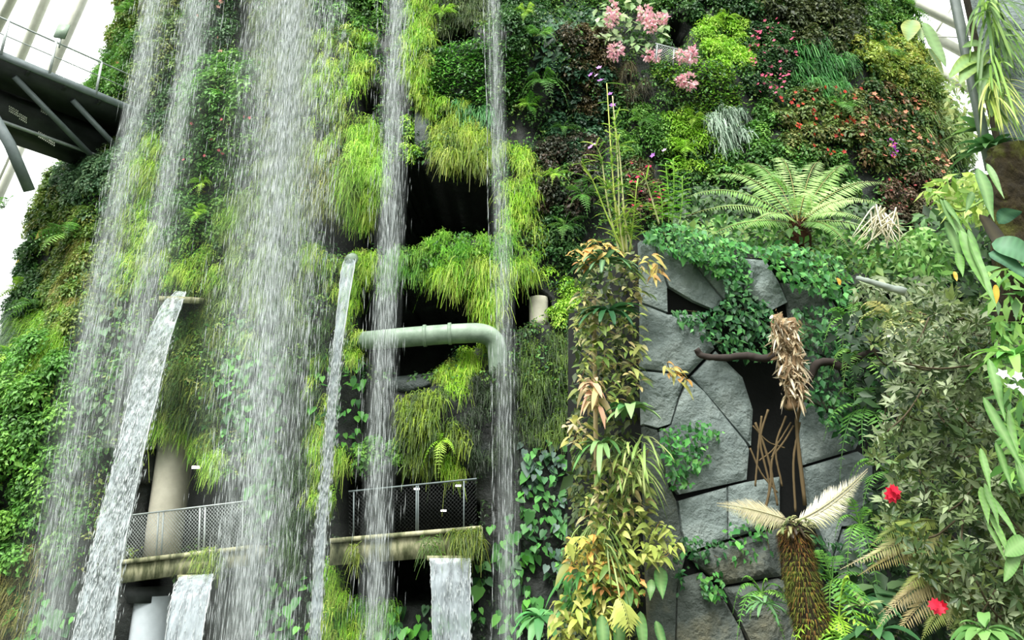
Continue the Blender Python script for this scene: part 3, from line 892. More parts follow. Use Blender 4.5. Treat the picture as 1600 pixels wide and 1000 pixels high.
patch('dark_foliage_mat', 'dark green leaves over the cream pillar', 'shrub', [(845, 330), (890, 340), (930, 400), (880, 430), (840, 400)], 'leaf', 'dark', .14, 1.2, .3)
patch('fern_mat', 'bright lime fern mat beside the cream pillar', 'fern', [(855, 430), (900, 430), (905, 500), (880, 520), (855, 500)], 'leaf', 'limehi', .11, 1.3, .26, asp=.4)
fern(842, 110, .8, 'fresh', 'green fern right of the emerald moss cushion', 9)
fern(845, 160, 1.0, 'fresh', 'drooping green fern below the dark teal climber', 11, droop=1.1)
fern(825, 185, .7, 'grass', 'small fern at the lower right of the emerald moss cushion', 8)
fern(880, 205, .7, 'fresh', 'light green fern under the brown leaf mat', 8)
fern(905, 330, .95, 'fresh', 'soft green fern left of the orchid canes', 11)
fern(865, 300, .6, 'limehi', 'small yellow-green fern among the purple-brown leaves', 8)
fern(880, 370, .8, 'fresh', 'dark green fern above the bright lime fern mat', 10)
fern(820, 75, .6, 'limehi', 'lime fern at the right edge of the fifth waterfall', 8)
patch('hanging_roots_mat', 'hanging pale roots under the pink flower clusters', 'roots', [(960, 100), (1000, 100), (1010, 160), (965, 165)], 'grass', P_((110, 104, 70), (84, 84, 56)), .5, .6, .26)
patch('bright_fern_mat', 'vivid green fern mat hanging under the dark shrub top right of centre', 'fern', [(1110, 25), (1150, 25), (1172, 80), (1165, 110), (1120, 115), (1085, 75), (1095, 60)], 'leaf', 'limehi', .12, 1.4, .34, asp=.38)
patch('dark_shrub', 'dark leaved shrub above the vivid green fern mat', 'shrub', [(1055, -40), (1180, -40), (1175, 30), (1150, 40), (1110, 30), (1080, 45), (1055, 20)], 'leaf', 'dark', .15, 1.3, .38)
patch('bright_fern_mat', 'fern green tuft at the top beside the dark opening', 'fern', [(1015, -40), (1058, -40), (1055, 15), (1030, 20)], 'leaf', 'fresh', .12, 1.3, .3, asp=.4)
patch('moss_cushion', 'domed yellow-green creeping mat below the mesh railing', 'moss', [(1012, 95), (1050, 85), (1120, 98), (1150, 120), (1160, 165), (1120, 195), (1070, 180), (1045, 140), (1015, 120)], 'carpet', P_((134, 186, 66), (160, 196, 84), (110, 166, 60), (150, 176, 80)), .16, 2.0, W=.035)
patch('pink_flower_bush', 'bush dotted with small pink flowers right of the domed mat', 'shrub', [(1165, 60), (1200, 40), (1232, 60), (1238, 110), (1215, 165), (1175, 160), (1160, 110)], 'leaf', 'dark', .11, 1.4, .32,
      flowers=[('pink_flower', 'small pink flowers', 90, .1, P_((226, 120, 150), (214, 96, 130), (234, 160, 170)))])
patch('dark_shrub', 'dark olive broad leaved shrub at the top right of the mountain', 'shrub', [(1180, -40), (1330, -40), (1340, 60), (1320, 90), (1250, 85), (1225, 50), (1185, 30)], 'leaf', P_((70, 84, 46), (90, 100, 56), (56, 70, 40)), .17, 1.3, .4)
patch('fern_bush', 'arching blue-green fern bush under the dark olive shrub', 'fern', [(1240, 80), (1290, 75), (1325, 105), (1320, 150), (1250, 150), (1232, 120)], 'grass', P_((84, 150, 74), (66, 128, 64), (106, 166, 84)), .55, 1.6, .36, W=.05, up=.8)
patch('skyline_shrub', 'dark green shrub on the right skyline at the top edge', 'shrub', [(1325, -40), (1420, -40), (1420, 60), (1360, 70), (1330, 50)], 'leaf', 'mid', .16, 1.2, .4)
patch('skyline_shrub', 'yellow-green shrub on the right skyline below the top', 'shrub', [(1325, 55), (1420, 60), (1445, 90), (1440, 150), (1380, 140), (1330, 100)], 'leaf', P_((150, 170, 70), (126, 156, 66), (172, 176, 80)), .14, 1.3, .36)
patch('skyline_shrub', 'shaggy olive shrub bulging out on the right skyline', 'shrub', [(1410, 110), (1470, 105), (1505, 140), (1505, 200), (1480, 240), (1430, 200), (1410, 150)], 'leaf', 'olive', .15, 1.3, .4, asp=.3)
patch('fern_bush', 'hanging long-leaved fern under the shaggy skyline shrub', 'fern', [(1430, 160), (1500, 170), (1500, 250), (1470, 250), (1430, 215)], 'grass', P_((110, 140, 66), (130, 156, 80)), .6, 1.3, .36, W=.045)
patch('begonia_bed', 'left half of the flowering slope with red begonia flowers above the tree fern', 'begonia', [(1200, 160), (1330, 145), (1340, 210), (1330, 260), (1240, 255), (1205, 215)], 'leaf', P_((104, 128, 60), (84, 110, 52), (126, 130, 70)), .15, 1.3, .34,
      flowers=[('red_flower', 'orange-red begonia flowers', 60, .13, P_((214, 90, 60), (226, 120, 90), (200, 70, 60)))])
patch('begonia_bed', 'right half of the flowering slope with salmon begonia flowers above the reddish shrub', 'begonia', [(1335, 140), (1420, 150), (1455, 210), (1470, 285), (1400, 285), (1330, 255)], 'leaf', P_((84, 116, 56), (104, 120, 60), (110, 90, 60), (66, 98, 52)), .16, 1.3, .34,
      flowers=[('salmon_flower', 'salmon and orange begonia flowers', 80, .14, P_((220, 110, 80), (230, 150, 120), (206, 80, 60), (222, 160, 110)))])
patch('silver_plant', 'silvery pale leaved plant below the domed yellow-green mat', 'plant', [(1105, 185), (1150, 170), (1175, 200), (1165, 235), (1115, 240)], 'grass', 'silver', .5, 1.3, .3, W=.05, up=.6)
patch('bright_fern_mat', 'bright green fern mat left of the silvery plant', 'fern', [(1035, 195), (1095, 185), (1110, 220), (1125, 260), (1100, 285), (1050, 270), (1035, 235)], 'leaf', 'limehi', .12, 1.5, .34, asp=.38)
patch('fern_mat', 'green fern mat between orchid canes and bright fern mat', 'fern', [(965, 170), (1035, 160), (1040, 240), (1000, 265), (965, 240)], 'leaf', 'fresh', .13, 1.3, .32, asp=.4)
patch('reddish_shrub', 'reddish small leaved shrub with crimson flowers behind the orchid canes', 'shrub', [(970, 262), (1010, 255), (1040, 320), (1030, 345), (985, 340)], 'leaf', P_((96, 84, 60), (110, 92, 66), (84, 96, 56)), .11, 1.4, .3,
      flowers=[('crimson_flower', 'crimson flowers', 24, .11, P_((190, 40, 84), (206, 60, 90)))])
patch('dark_foliage_mat', 'dark fronds left of the big tree fern', 'fern', [(1050, 270), (1110, 270), (1110, 340), (1050, 345), (1040, 310)], 'leaf', 'dark', .14, 1.2, .32, asp=.4)
patch('green_shrub', 'deep green shrub behind the big tree fern', 'shrub', [(1110, 235), (1240, 240), (1330, 255), (1340, 330), (1240, 330), (1110, 300)], 'leaf', 'mid', .15, 1.3, .36)
patch('green_shrub', 'fresh green strip above the big tree fern beside the flowering slope', 'shrub', [(1170, 165), (1205, 160), (1210, 240), (1170, 245)], 'leaf', 'fresh', .14, 1.2, .3)
patch('reddish_shrub', 'reddish berry shrub right of the big tree fern', 'shrub', [(1375, 285), (1465, 285), (1470, 350), (1400, 355), (1375, 330)], 'leaf', P_((104, 104, 70), (90, 84, 60), (120, 96, 78)), .11, 1.4, .32,
      flowers=[('pink_bud', 'pinkish red buds', 40, .08, P_((180, 90, 80), (160, 70, 70)))])
for px, py, s, p, l in ((25, 330, .9, 'fresh', 'fern with pale fronds on the left skyline below the strut'), (62, 480, .9, 'fresh', 'green fern low on the left slope above the lime hanging fern'),
                        (125, 375, 1.2, 'fresh', 'long arching fern beside the leftmost waterfall'), (40, 455, .8, 'limehi', 'yellow-green fern left on the slope'),
                        (325, 295, .65, 'limehi', 'bright fern left of the yellow-green hanging tuft'), (318, 345, .65, 'limehi', 'bright fern right of the second waterfall at mid height'),
                        (185, 90, .7, 'mid', 'drooping fern right of the walkway railing end'), (170, 140, .8, 'fresh', 'green fern just above the walkway deck end'),
                        (205, 20, .8, 'fresh', 'bright fern at the top of the left skyline'), (1130, 40, .6, 'limehi', 'lime fern at the top of the vivid fern mat'),
                        (1370, 95, .8, 'fresh', 'green fern on the yellow-green skyline shrub'), (1400, 25, .9, 'fresh', 'fern in front of the dark skyline shrub at the top right'),
                        (1290, 190, .8, 'fresh', 'blue-green fern in the left half of the flowering slope'), (1440, 130, .8, 'fresh', 'green fern left of the shaggy skyline shrub'),
                        (1075, 205, .6, 'limehi', 'yellow-green fern at the top of the bright fern mat'), (1065, 245, .7, 'limehi', 'yellow-green fern at the bottom of the bright fern mat'),
                        (1000, 200, .7, 'fresh', 'soft green fern between orchid canes and pink clusters'), (1165, 300, .8, 'fresh', 'fern half hidden behind the left fronds of the tree fern'),
                        (270, 330, .6, 'fresh', 'small fern right beside the second waterfall'), (40, 560, .9, 'limehi', 'lime fern at the top of the large fresh green shrub')):
    fern(px, py, s, p, l, 10)

# ------------------------------------------------------------------ waterfalls
WHITE = np.array([1., 1., 1.])


def fall(label, path, y, n, dens=1.0, depth=.35, sl=(.15, .7), sw=(.0014, .0042), veil=True, mist=True, group=None, name='waterfall', gauss=.5):
    """Falling water: path of (px, py, width px); thousands of falling drops strung out downwards, and a thin veil."""
    path = np.asarray(path, float)
    C = at(path[:, 0], path[:, 1], y)
    Wd = path[:, 2] / F * np.linalg.norm(C - EYE, axis=1)
    s = np.concatenate([[0], np.cumsum(np.linalg.norm(np.diff(C, axis=0), axis=1))])
    n = int(n * dens)
    u = rng.random(n) ** 1.15 * s[-1]
    wi = np.interp(u, s, Wd)
    ctr = np.stack([np.interp(u, s, C[:, i]) for i in range(3)], -1)
    # drops gather in strands that run down the fall
    ns = max(6, int(Wd.mean() / .045))
    strand = rng.normal(0, gauss, ns); amp = rng.dirichlet(np.ones(ns) * .8)
    k = rng.choice(ns, n, p=amp)
    lat = np.where(rng.random(n) < .55, strand[k] + rng.normal(0, .03, n) + .05 * np.sin(u * 1.3 + k), rng.normal(0, gauss, n)).clip(-1.6, 1.6)
    ctr = ctr + np.array([1, 0, 0]) * (lat * wi * .62)[:, None]
    ctr[:, 1] += rng.normal(0, depth * .5, n)
    L = rng.uniform(*sl, n); W = rng.uniform(*sw, n)
    V = np.array([(0, 0, 1), (1, 0, .0), (-.5, .87, .0), (-.5, -.87, .0), (0, 0, -1)])
    T = [(0, 1, 2), (0, 2, 3), (0, 3, 1), (4, 2, 1), (4, 3, 2), (4, 1, 3)]
    VV = ctr[:, None] + V[None] * np.stack([W, W, L * .5], -1)[:, None]
    g = Geo(); g.add(VV, T, WHITE)
    o = g.build(name, M['water'], loc=C[-1])
    tag(o, label, 'waterfall', group)
    if veil:
        g = Geo()
        m = 40
        uu = np.linspace(0, s[-1], m)
        c = np.stack([np.interp(uu, s, C[:, i]) for i in range(3)], -1)
        ww = np.interp(uu, s, Wd)
        cols = np.linspace(-1, 1, 9)
        V = (c[:, None] + np.array([1, 0, 0]) * (cols[None] * ww[:, None] * .62)[..., None] + np.array([0, 1, 0]) * (.2 * np.cos(cols * 1.5))[None, :, None] * -1)
        a = ((1 - np.abs(cols) ** 2) ** 1.4)[None, :, None] * np.ones((m, 1, 3))
        T = []
        for i in range(m - 1):
            for j in range(8):
                q = i * 9 + j
                T += [(q, q + 9, q + 1), (q + 1, q + 9, q + 10)]
        g.add(V.reshape(1, -1, 3), T, a.reshape(1, -1, 3))
        g.build('water_veil', M['veil'], o)
        if not mist: return o
        g = Geo()
        g.add((V + (V - c[:, None]) * np.linspace(.4, 1.6, m)[:, None, None] + np.array([0, .5, 0])).reshape(1, -1, 3), T, a.reshape(1, -1, 3))
        g.build('spray_mist', M['mist'], o)
    return o


FG = 'falling water streams'
fall('thin spray waterfall furthest towards the walkway, in front of the left slope', [(246, -60, 30), (225, 120, 34), (185, 330, 40), (152, 500, 42), (118, 700, 48), (92, 880, 60), (75, 1050, 70)], 17.2, 5200, .75, group=FG)
fall('narrow waterfall between the walkway end and the leafy mound, second from the walkway', [(315, -60, 36), (300, 80, 36), (277, 200, 32), (250, 360, 34), (222, 500, 40), (190, 700, 44)], 16.8, 4200, .75, group=FG)
fall('broad white waterfall, the widest of them all', [(450, -60, 100), (440, 150, 108), (425, 350, 112), (408, 550, 104), (395, 750, 92), (384, 1050, 90)], 15.2, 19000, .8, depth=.6, group=FG)
fall('middle waterfall passing in front of the pipe and both dark caves', [(624, -60, 34), (617, 150, 40), (610, 350, 40), (600, 560, 42), (592, 760, 42), (585, 1050, 46)], 15.4, 6200, .6, mist=False, group=FG)
fall('slender waterfall between the moss cushion and the dark teal climber', [(769, -60, 20), (776, 150, 24), (784, 350, 30), (789, 560, 30), (792, 760, 32), (795, 1050, 36)], 15.4, 3400, .42, mist=False, group=FG)


def jet(name, label, left, right, y0, y1, mat, drops=0, slab=None, foam_from=.5):
    """Water thrown from a spout: a thick glassy sheet between two pixel edges, breaking into froth lower down."""
    left, right = np.asarray(left, float), np.asarray(right, float)
    m = len(left)
    y = np.linspace(y0, y1, m) if np.isscalar(y1) else np.asarray(y1)
    A = smooth_path(at(left[:, 0], left[:, 1], y), 40); B = smooth_path(at(right[:, 0], right[:, 1], y), 40)
    cols = np.linspace(0, 1, 9)
    bul = np.sin(cols * np.pi)
    g = Geo()
    for sgn in (-1, 1):
        V = A[:, None] * (1 - cols)[None, :, None] + B[:, None] * cols[None, :, None]
        V = V + np.array([0, 1, .0]) * (bul * .05 * sgn)[None, :, None] + np.array([0, 1, 0]) * (.03 * noise(V, 1.2))[..., None]
        T = []
        for i in range(39):
            for j in range(8):
                q = i * 9 + j
                T += [(q, q + 9, q + 1), (q + 1, q + 9, q + 10)]
        fade = np.ones((40, 9, 3))
        g.add(V.reshape(1, -1, 3), T, fade.reshape(1, -1, 3))
    o = g.build(name, M[mat], smooth=True)
    tag(o, label, 'water jet')
    g = Geo()
    for e, rr in ((A, .010), (B, .013)):
        tube(g, e + np.array([0, -.02, 0]) + rng.normal(0, .006, e.shape), rr * rng.uniform(.6, 1.4, 40), WHITE, 5)
    g.build('water_rim', M['water'], o)
    if drops:
        u = foam_from + (1 - foam_from) * rng.random(drops) ** .8
        c = rng.random(drops)
        i = (u * 38.9).astype(int)
        ctr = A[i] * (1 - c)[:, None] + B[i] * c[:, None]
        d = nrm(A[np.minimum(i + 1, 39)] - A[i] + 1e-6)
        ctr = ctr + d * rng.uniform(0, .3, (drops, 1)) + rng.normal(0, .05, (drops, 3))
        L = rng.uniform(.05, .32, drops); W = rng.uniform(.003, .009, drops)
        a = nrm(np.cross(d, [0, 1, 0])); b_ = np.cross(a, d)
        V0 = np.array([(0, 0, 1), (1, 0, 0), (-.5, .87, 0), (-.5, -.87, 0), (0, 0, -1)])
        V = ctr[:, None] + a[:, None] * (V0[None, :, 0] * W[:, None])[..., None] + b_[:, None] * (V0[None, :, 1] * W[:, None])[..., None] + d[:, None] * (V0[None, :, 2] * L[:, None] * .5)[..., None]
        g = Geo(); g.add(V, [(0, 1, 2), (0, 2, 3), (0, 3, 1), (4, 2, 1), (4, 3, 2), (4, 1, 3)], WHITE)
        f = g.build('foam', M['water'], o)
        f['kind'] = 'stuff'
    return o


jet('spout_stream', 'wide arching stream pouring from the stone spout past the left cave', [(276, 455), (252, 480), (228, 540), (208, 600), (185, 700), (160, 800), (135, 900), (112, 1010)],
    [(291, 456), (284, 478), (264, 540), (246, 620), (226, 700), (208, 790), (192, 870), (176, 1010)], 18.0, np.array([18.2, 17.8, 17.2, 16.8, 16.4, 16.2, 16., 15.9]), 'froth', 5200, foam_from=.22)
jet('spout_stream', 'thin stream dropping from the small round spout on the ledge', [(539, 403), (533, 430), (527, 490), (521, 545), (514, 620), (507, 720), (495, 830), (484, 1010)],
    [(556, 403), (552, 430), (542, 490), (533, 550), (525, 630), (516, 730), (508, 840), (500, 1010)], 17.4, np.array([17.2, 17.0, 16.7, 16.5, 16.4, 16.3, 16.2, 16.1]), 'sheet', 2600, foam_from=.35)
jet('spout_stream', 'smooth sheet of water bending over beneath the left balcony', [(282, 900), (273, 920), (264, 960), (256, 1030)], [(334, 896), (330, 915), (322, 960), (310, 1030)], 16.6, np.array([16.9, 16.5, 16.2, 16.]), 'sheet', 300, foam_from=.1)
jet('spout_stream', 'square sheet of water falling straight from the middle balcony slab', [(672, 872), (673, 890), (675, 940), (677, 1030)], [(735, 872), (735, 890), (735, 940), (735, 1030)], 16.2, np.array([16.5, 16.4, 16.3, 16.3]), 'sheet', 500, foam_from=.35)

# ------------------------------------------------------------------ things built into the mountain
def mesh_rail(label, top, bot, y, posts, wm='steel', wt=.006, fm='steel'):
    """Railing with a top rail, slim posts and diamond wire mesh between pixel lines."""
    top, bot = np.asarray(top, float), np.asarray(bot, float)
    T0, T1 = at(*top[0], y[0]), at(*top[1], y[1])
    B0, B1 = at(*bot[0], y[0]), at(*bot[1], y[1])
    e = empty('mesh_railing', B0, label, 'railing')
    g = Geo(); tube(g, [T0, (T0 + T1) / 2, T1], .02, WHITE, 8); g.build('handrail', M[fm], e)
    for s in posts:
        g = Geo(); beam(g, B0 + (B1 - B0) * s - Z * .1, T0 + (T1 - T0) * s, .03, .02, WHITE, up=np.array([0, 1., 0]))
        g.build('post', M[fm], e)
    g = Geo()
    Ln = np.linalg.norm(B1 - B0); H = np.linalg.norm(T0 - B0)
    st = .085
    q = lambda s, t: (B0 + (B1 - B0) * s) * (1 - t) + (T0 + (T1 - T0) * s) * t
    for k in np.arange(-H, Ln, st):
        for dr in (1, -1):
            a0, a1 = k, k + H
            t0, t1 = 0., 1.
            if a0 < 0: t0 = -a0 / H; a0 = 0
            if a1 > Ln: t1 = 1 - (a1 - Ln) / H; a1 = Ln
            if t1 <= t0: continue
            p, r = (q(a0 / Ln, t0), q(a1 / Ln, t1)) if dr > 0 else (q(a0 / Ln, 1 - t0), q(a1 / Ln, 1 - t1))
            beam(g, p, r, wt, wt, WHITE, up=np.array([0, 1., .1]))
    g.build('wire_mesh', M[wm], e)
    return e


def slab(label, tl, tr, hl, hr, y, depth=2.2, mat='conc'):
    """Concrete balcony slab whose front top edge runs between two pixels."""
    A, B = at(*tl, y[0]), at(*tr, y[1])
    C, D = at(tl[0], tl[1] + hl, y[0]), at(tr[0], tr[1] + hr, y[1])
    C[:2], D[:2] = A[:2], B[:2]
    bk = np.array([-.15 * 0, depth, 0])
    V = np.array([C, D, D + bk, C + bk, A, B, B + bk, A + bk])
    g = Geo(); g.add(V[None], BT, WHITE)
    # coping strip along the top edge
    o = g.build('balcony_slab', M[mat])
    tag(o, label, 'balcony')
    g = Geo(); beam(g, A + np.array([0, -.03, -.04]), B + np.array([0, -.03, -.04]), .12, .1, WHITE)
    g.build('coping', M[mat], o)
    return o


slab('mossy concrete balcony edge under the left cave pillar', (188, 876), (398, 852), 36, 30, (17.8, 16.9))
mesh_rail('mesh railing in front of the cave pillar on the left balcony', [(196, 806), (394, 782)], [(192, 874), (394, 853)], (17.8, 16.95), [.02, .27, .31, .6, .64, .93])
slab('mossy concrete balcony edge in the middle, below the two small ceiling lights', (517, 842), (752, 822), 42, 44, (17.0, 16.75))
mesh_rail('mesh railing of the middle balcony behind the waterfall', [(545, 768), (745, 748)], [(545, 838), (745, 822)], (17.05, 16.85), [.04, .53, .545, .9], 'dark', .005, 'grey')


def column(label, px, y0, y1, d, dist, mat, lean=0):
    a, b = at(px, y1, dist), at(px + lean, y0, dist)
    b[:2] = a[:2]
    r = d / 2 / F * np.linalg.norm(a - EYE)
    g = Geo()
    tube(g, [a + (b - a) * s for s in np.linspace(0, 1, 6)], r, WHITE, 32)
    o = g.build('round_column', M[mat], smooth=False)
    for p in o.data.polygons: p.use_smooth = len(p.vertices) == 3
    return tag(o, label, 'column')


column('round cream column standing on the left balcony', 251, 665, 880, 48, 19.4, 'cream')
column('pale round column below the left balcony', 231, 930, 1040, 54, 18.6, 'pale')
column('short cream column in the niche right of the pipe', 842, 466, 512, 30, 18.6, 'cream')
g = Geo(); c0 = at(231, 940, 18.6); r = .5
tube(g, [c0, c0 + Z * .35], .56, WHITE, 24)
tag(g.build('column_capital', M['dark']), 'dark collar on top of the pale column below the left balcony', 'column collar')

# pipe
pp = smooth_path(np.array([at(540, 535, 19.4), at(600, 530, 17.8), at(660, 525, 17.6), at(720, 521, 17.6), at(752, 521, 17.65), at(770, 530, 17.75), at(777, 550, 17.85), at(779, 585, 18.)]), 40)
g = Geo(); tube(g, pp, .245, WHITE, 18)
o = g.build('drain_pipe', M['pipe'])
for p in o.data.polygons: p.use_smooth = True
tag(o, 'thick grey-green pipe bending down at its right end across the lower cave', 'pipe')
for px in (664, 703):
    g = Geo(); c = at(px, 525 - (px - 660) * .08, 17.6); tube(g, [c - np.array([.04, 0, 0]), c + np.array([.04, 0, .003])], .275, WHITE, 18)
    g.build('pipe_collar', M['pipe'], o)

# water spouts
g = Geo(); a, b_ = at(276, 463, 18.2), at(300, 470, 18.5)
V0 = at(262, 470, 18.0); beam(g, at(272, 468, 17.95), at(300, 470, 19.2), .75, .16, WHITE)
tag(g.build('stone_spout', M['conc']), 'concrete lip that throws the wide arching stream', 'water spout')
g = Geo(); tube(g, [at(548, 406, 17.15), at(551, 404, 17.9)], .15, WHITE, 14)
tag(g.build('round_spout', M['pipe']), 'small round spout on the ledge feeding the thin stream', 'water spout')
g = Geo(); beam(g, at(308, 902, 16.95), at(312, 900, 18.4), .8, .1, WHITE)
tag(g.build('stone_spout', M['conc']), 'concrete lip under the left balcony feeding a smooth sheet', 'water spout')
g = Geo(); beam(g, at(704, 872, 16.55), at(704, 872, 17.8), 1.0, .1, WHITE)
tag(g.build('stone_spout', M['conc']), 'concrete lip under the middle balcony feeding the square sheet', 'water spout')
# exposed rock
for poly, lab in (([(648, 175), (670, 170), (676, 215), (672, 250), (650, 252)], 'bare blue-grey rock patch right of the middle waterfall'),
                  ([(600, 592), (680, 588), (676, 612), (640, 618), (605, 610)], 'bare wet rock lip under the lower cave')):
    q = np.array(poly, float); P, N = hit(q[:, 0], q[:, 1], .12)
    ctr = P.mean(0) + N.mean(0) * .08
    g = Geo(); k = len(P)
    V = np.concatenate([P, [ctr], P - N * .3])
    T = [(k, (i + 1) % k, i) for i in range(k)] + [(i, (i + 1) % k, k + 1 + i) for i in range(k)] + [((i + 1) % k, k + 1 + (i + 1) % k, k + 1 + i) for i in range(k)]
    g.add(V[None], T, WHITE)
    tag(g.build('bare_rock', M['wet']), lab, 'rock')
# lights inside
for px, py, L, d, lab in ((299, 731, .40, 19.9, 'glowing strip light on the ceiling behind the left cave pillar'),):
    c = at(px, py, d); g = Geo(); beam(g, c - np.array([L / 2, .05, -.01]), c + np.array([L / 2, .05, .02]), .09, .06, WHITE)
    o = g.build('strip_light', M['lamp']); tag(o, lab, 'ceiling light')
    g = Geo(); beam(g, c - np.array([L / 2 + .03, .05, -.07]), c + np.array([L / 2 + .03, .05, .08]), .11, .05, WHITE); g.build('housing', M['dark'], o)
for px, py, lab in ((651, 765, 'small ceiling light seen just right of the middle waterfall'), (693, 799, 'lower small ceiling light inside the middle balcony'), (716, 760, 'small ceiling light partly behind the hanging fern')):
    c = at(px, py, 20.2); g = Geo(); tube(g, [c, c + Z * .05], .075, WHITE, 16)
    o = g.build('downlight', M['lamp']); tag(o, lab, 'ceiling light')
    g = Geo(); tube(g, [c + Z * .04, c + Z * .1], .1, WHITE, 16); g.build('housing', M['dark'], o)
c = at(578, 746, 18.6); g = Geo(); beam(g, c, c + np.array([.07, 0, .16]), .1, .02, WHITE)
tag(g.build('notice_panel', M['white']), 'small white notice at the left end of the middle balcony', 'sign')
# mesh railing at the top right opening
mesh_rail('small mesh railing above the domed yellow-green mat', [(1024, 68), (1082, 84)], [(1022, 92), (1080, 104)], (17.9, 18.2), [.05, .5, .95])


def slab_moss(label, poly, n, y, pal='lime', L=.22):
    P, N = fpts(poly, n, y - .08, y + .02, (0, -1, .2))
    g = Geo()
    strands(g, P, N, L, .018, pal, (.8, 1.8), .5, .4, 3, .5)
    return tag(g.build('hanging_moss', M['leaf']), label, 'moss')


slab_moss('moss cushion hanging over the right end of the left balcony edge', [(298, 858), (345, 852), (350, 885), (325, 905), (300, 880)], 300, 17.0, P_((110, 140, 50), (140, 160, 60), (80, 110, 44)))
slab_moss('dark moss covering the right end of the middle balcony edge', [(700, 830), (752, 822), (756, 862), (720, 872), (705, 850)], 500, 16.65, P_((92, 116, 40), (120, 136, 46), (66, 90, 36)))
slab_moss('yellow-green moss stripe on the middle balcony edge left of the waterfall', [(545, 850), (562, 848), (562, 882), (545, 880)], 110, 16.85, P_((120, 136, 46), (92, 112, 40)))
slab_moss('weeds on the middle balcony edge above the square sheet of water', [(655, 838), (690, 835), (690, 868), (665, 872)], 130, 16.7, P_((92, 126, 46), (66, 98, 38)))

# ------------------------------------------------------------------ stone clad wall on the right
WP, WD = np.array([1.52, 8.6, 0]), nrm(np.array([1., .22, 0]))
WN = np.array([-WD[1] * -1, -WD[0], 0]) * np.array([1, 1, 1])     # faces the viewer


def onwall(px, py, out=0.):
    d = ray(px, py)
    s = ((WP - EYE + WN * out) @ WN) / (d @ WN)
    return EYE + d * s[..., None]


def prism(poly, depth, out=0.):
    q = onwall(np.array(poly, float)[:, 0], np.array(poly, float)[:, 1], out)
    return q, q - WN * depth


def polyobj(name, poly, depth, mat, out=0., cuts=0, rough=.0, parent=None, loc=None):
    """Stone slab: outline on the wall plane, thickness, chipped edges and a cleft face."""
    q, _ = prism(poly, depth, out)
    c = q.mean(0)
    bm = bmesh.new()
    vs = [bm.verts.new(c + (p - c) * 1.006) for p in q]
    f = bm.faces.new(vs)
    bm.normal_update()
    if f.normal.dot(Vector(WN)) < 0: f.normal_flip()
    if cuts:
        bmesh.ops.triangulate(bm, faces=bm.faces[:])
        for _ in range(6):
            es = [e for e in bm.edges if e.calc_length() > .07]
            if not es: break
            bmesh.ops.subdivide_edges(bm, edges=es, cuts=1, use_grid_fill=False)
            bmesh.ops.triangulate(bm, faces=bm.faces[:])
    bnd = {v for e in bm.edges if e.is_boundary for v in e.verts}
    P = np.array([v.co for v in bm.verts])
    if rough:
        base = noise(P, .55, 3) * .5 + np.abs(noise(P, 1.3, 14)) * .45 + noise(P, 3., 22) * .22
        base = np.round(base * 3.2) / 3.2 * .55 + base * .45
        base = base * 1.5
        qa, qb = c + (q - c) * 1.006, np.roll(c + (q - c) * 1.006, -1, 0)
        dist = np.full(len(P), 9.)
        for a_, b_ in zip(qa, qb):
            t_ = (((P - a_) @ (b_ - a_)) / ((b_ - a_) @ (b_ - a_))).clip(0, 1)
            dist = np.minimum(dist, np.linalg.norm(P - (a_ + t_[:, None] * (b_ - a_)), axis=1))
        base = (base + .4) * (dist / .09).clip(0, 1) ** .6
        for v, b in zip(bm.verts, base):
            if v not in bnd: v.co += Vector(WN) * float(rough * b)
    ret = bmesh.ops.extrude_edge_only(bm, edges=[e for e in bm.edges if e.is_boundary])
    for v in ret['geom']:
        if isinstance(v, bmesh.types.BMVert): v.co -= Vector(WN) * depth
    loc = Vector(c if loc is None else loc)
    bmesh.ops.translate(bm, vec=-loc, verts=bm.verts)
    bmesh.ops.recalc_face_normals(bm, faces=bm.faces)
    me = bpy.data.meshes.new(name)
    bm.to_mesh(me); bm.free()
    me.materials.append(M[mat])
    o = bpy.data.objects.new(name, me)
    COL.objects.link(o)
    o.location = loc
    setparent(o, parent)
    return o


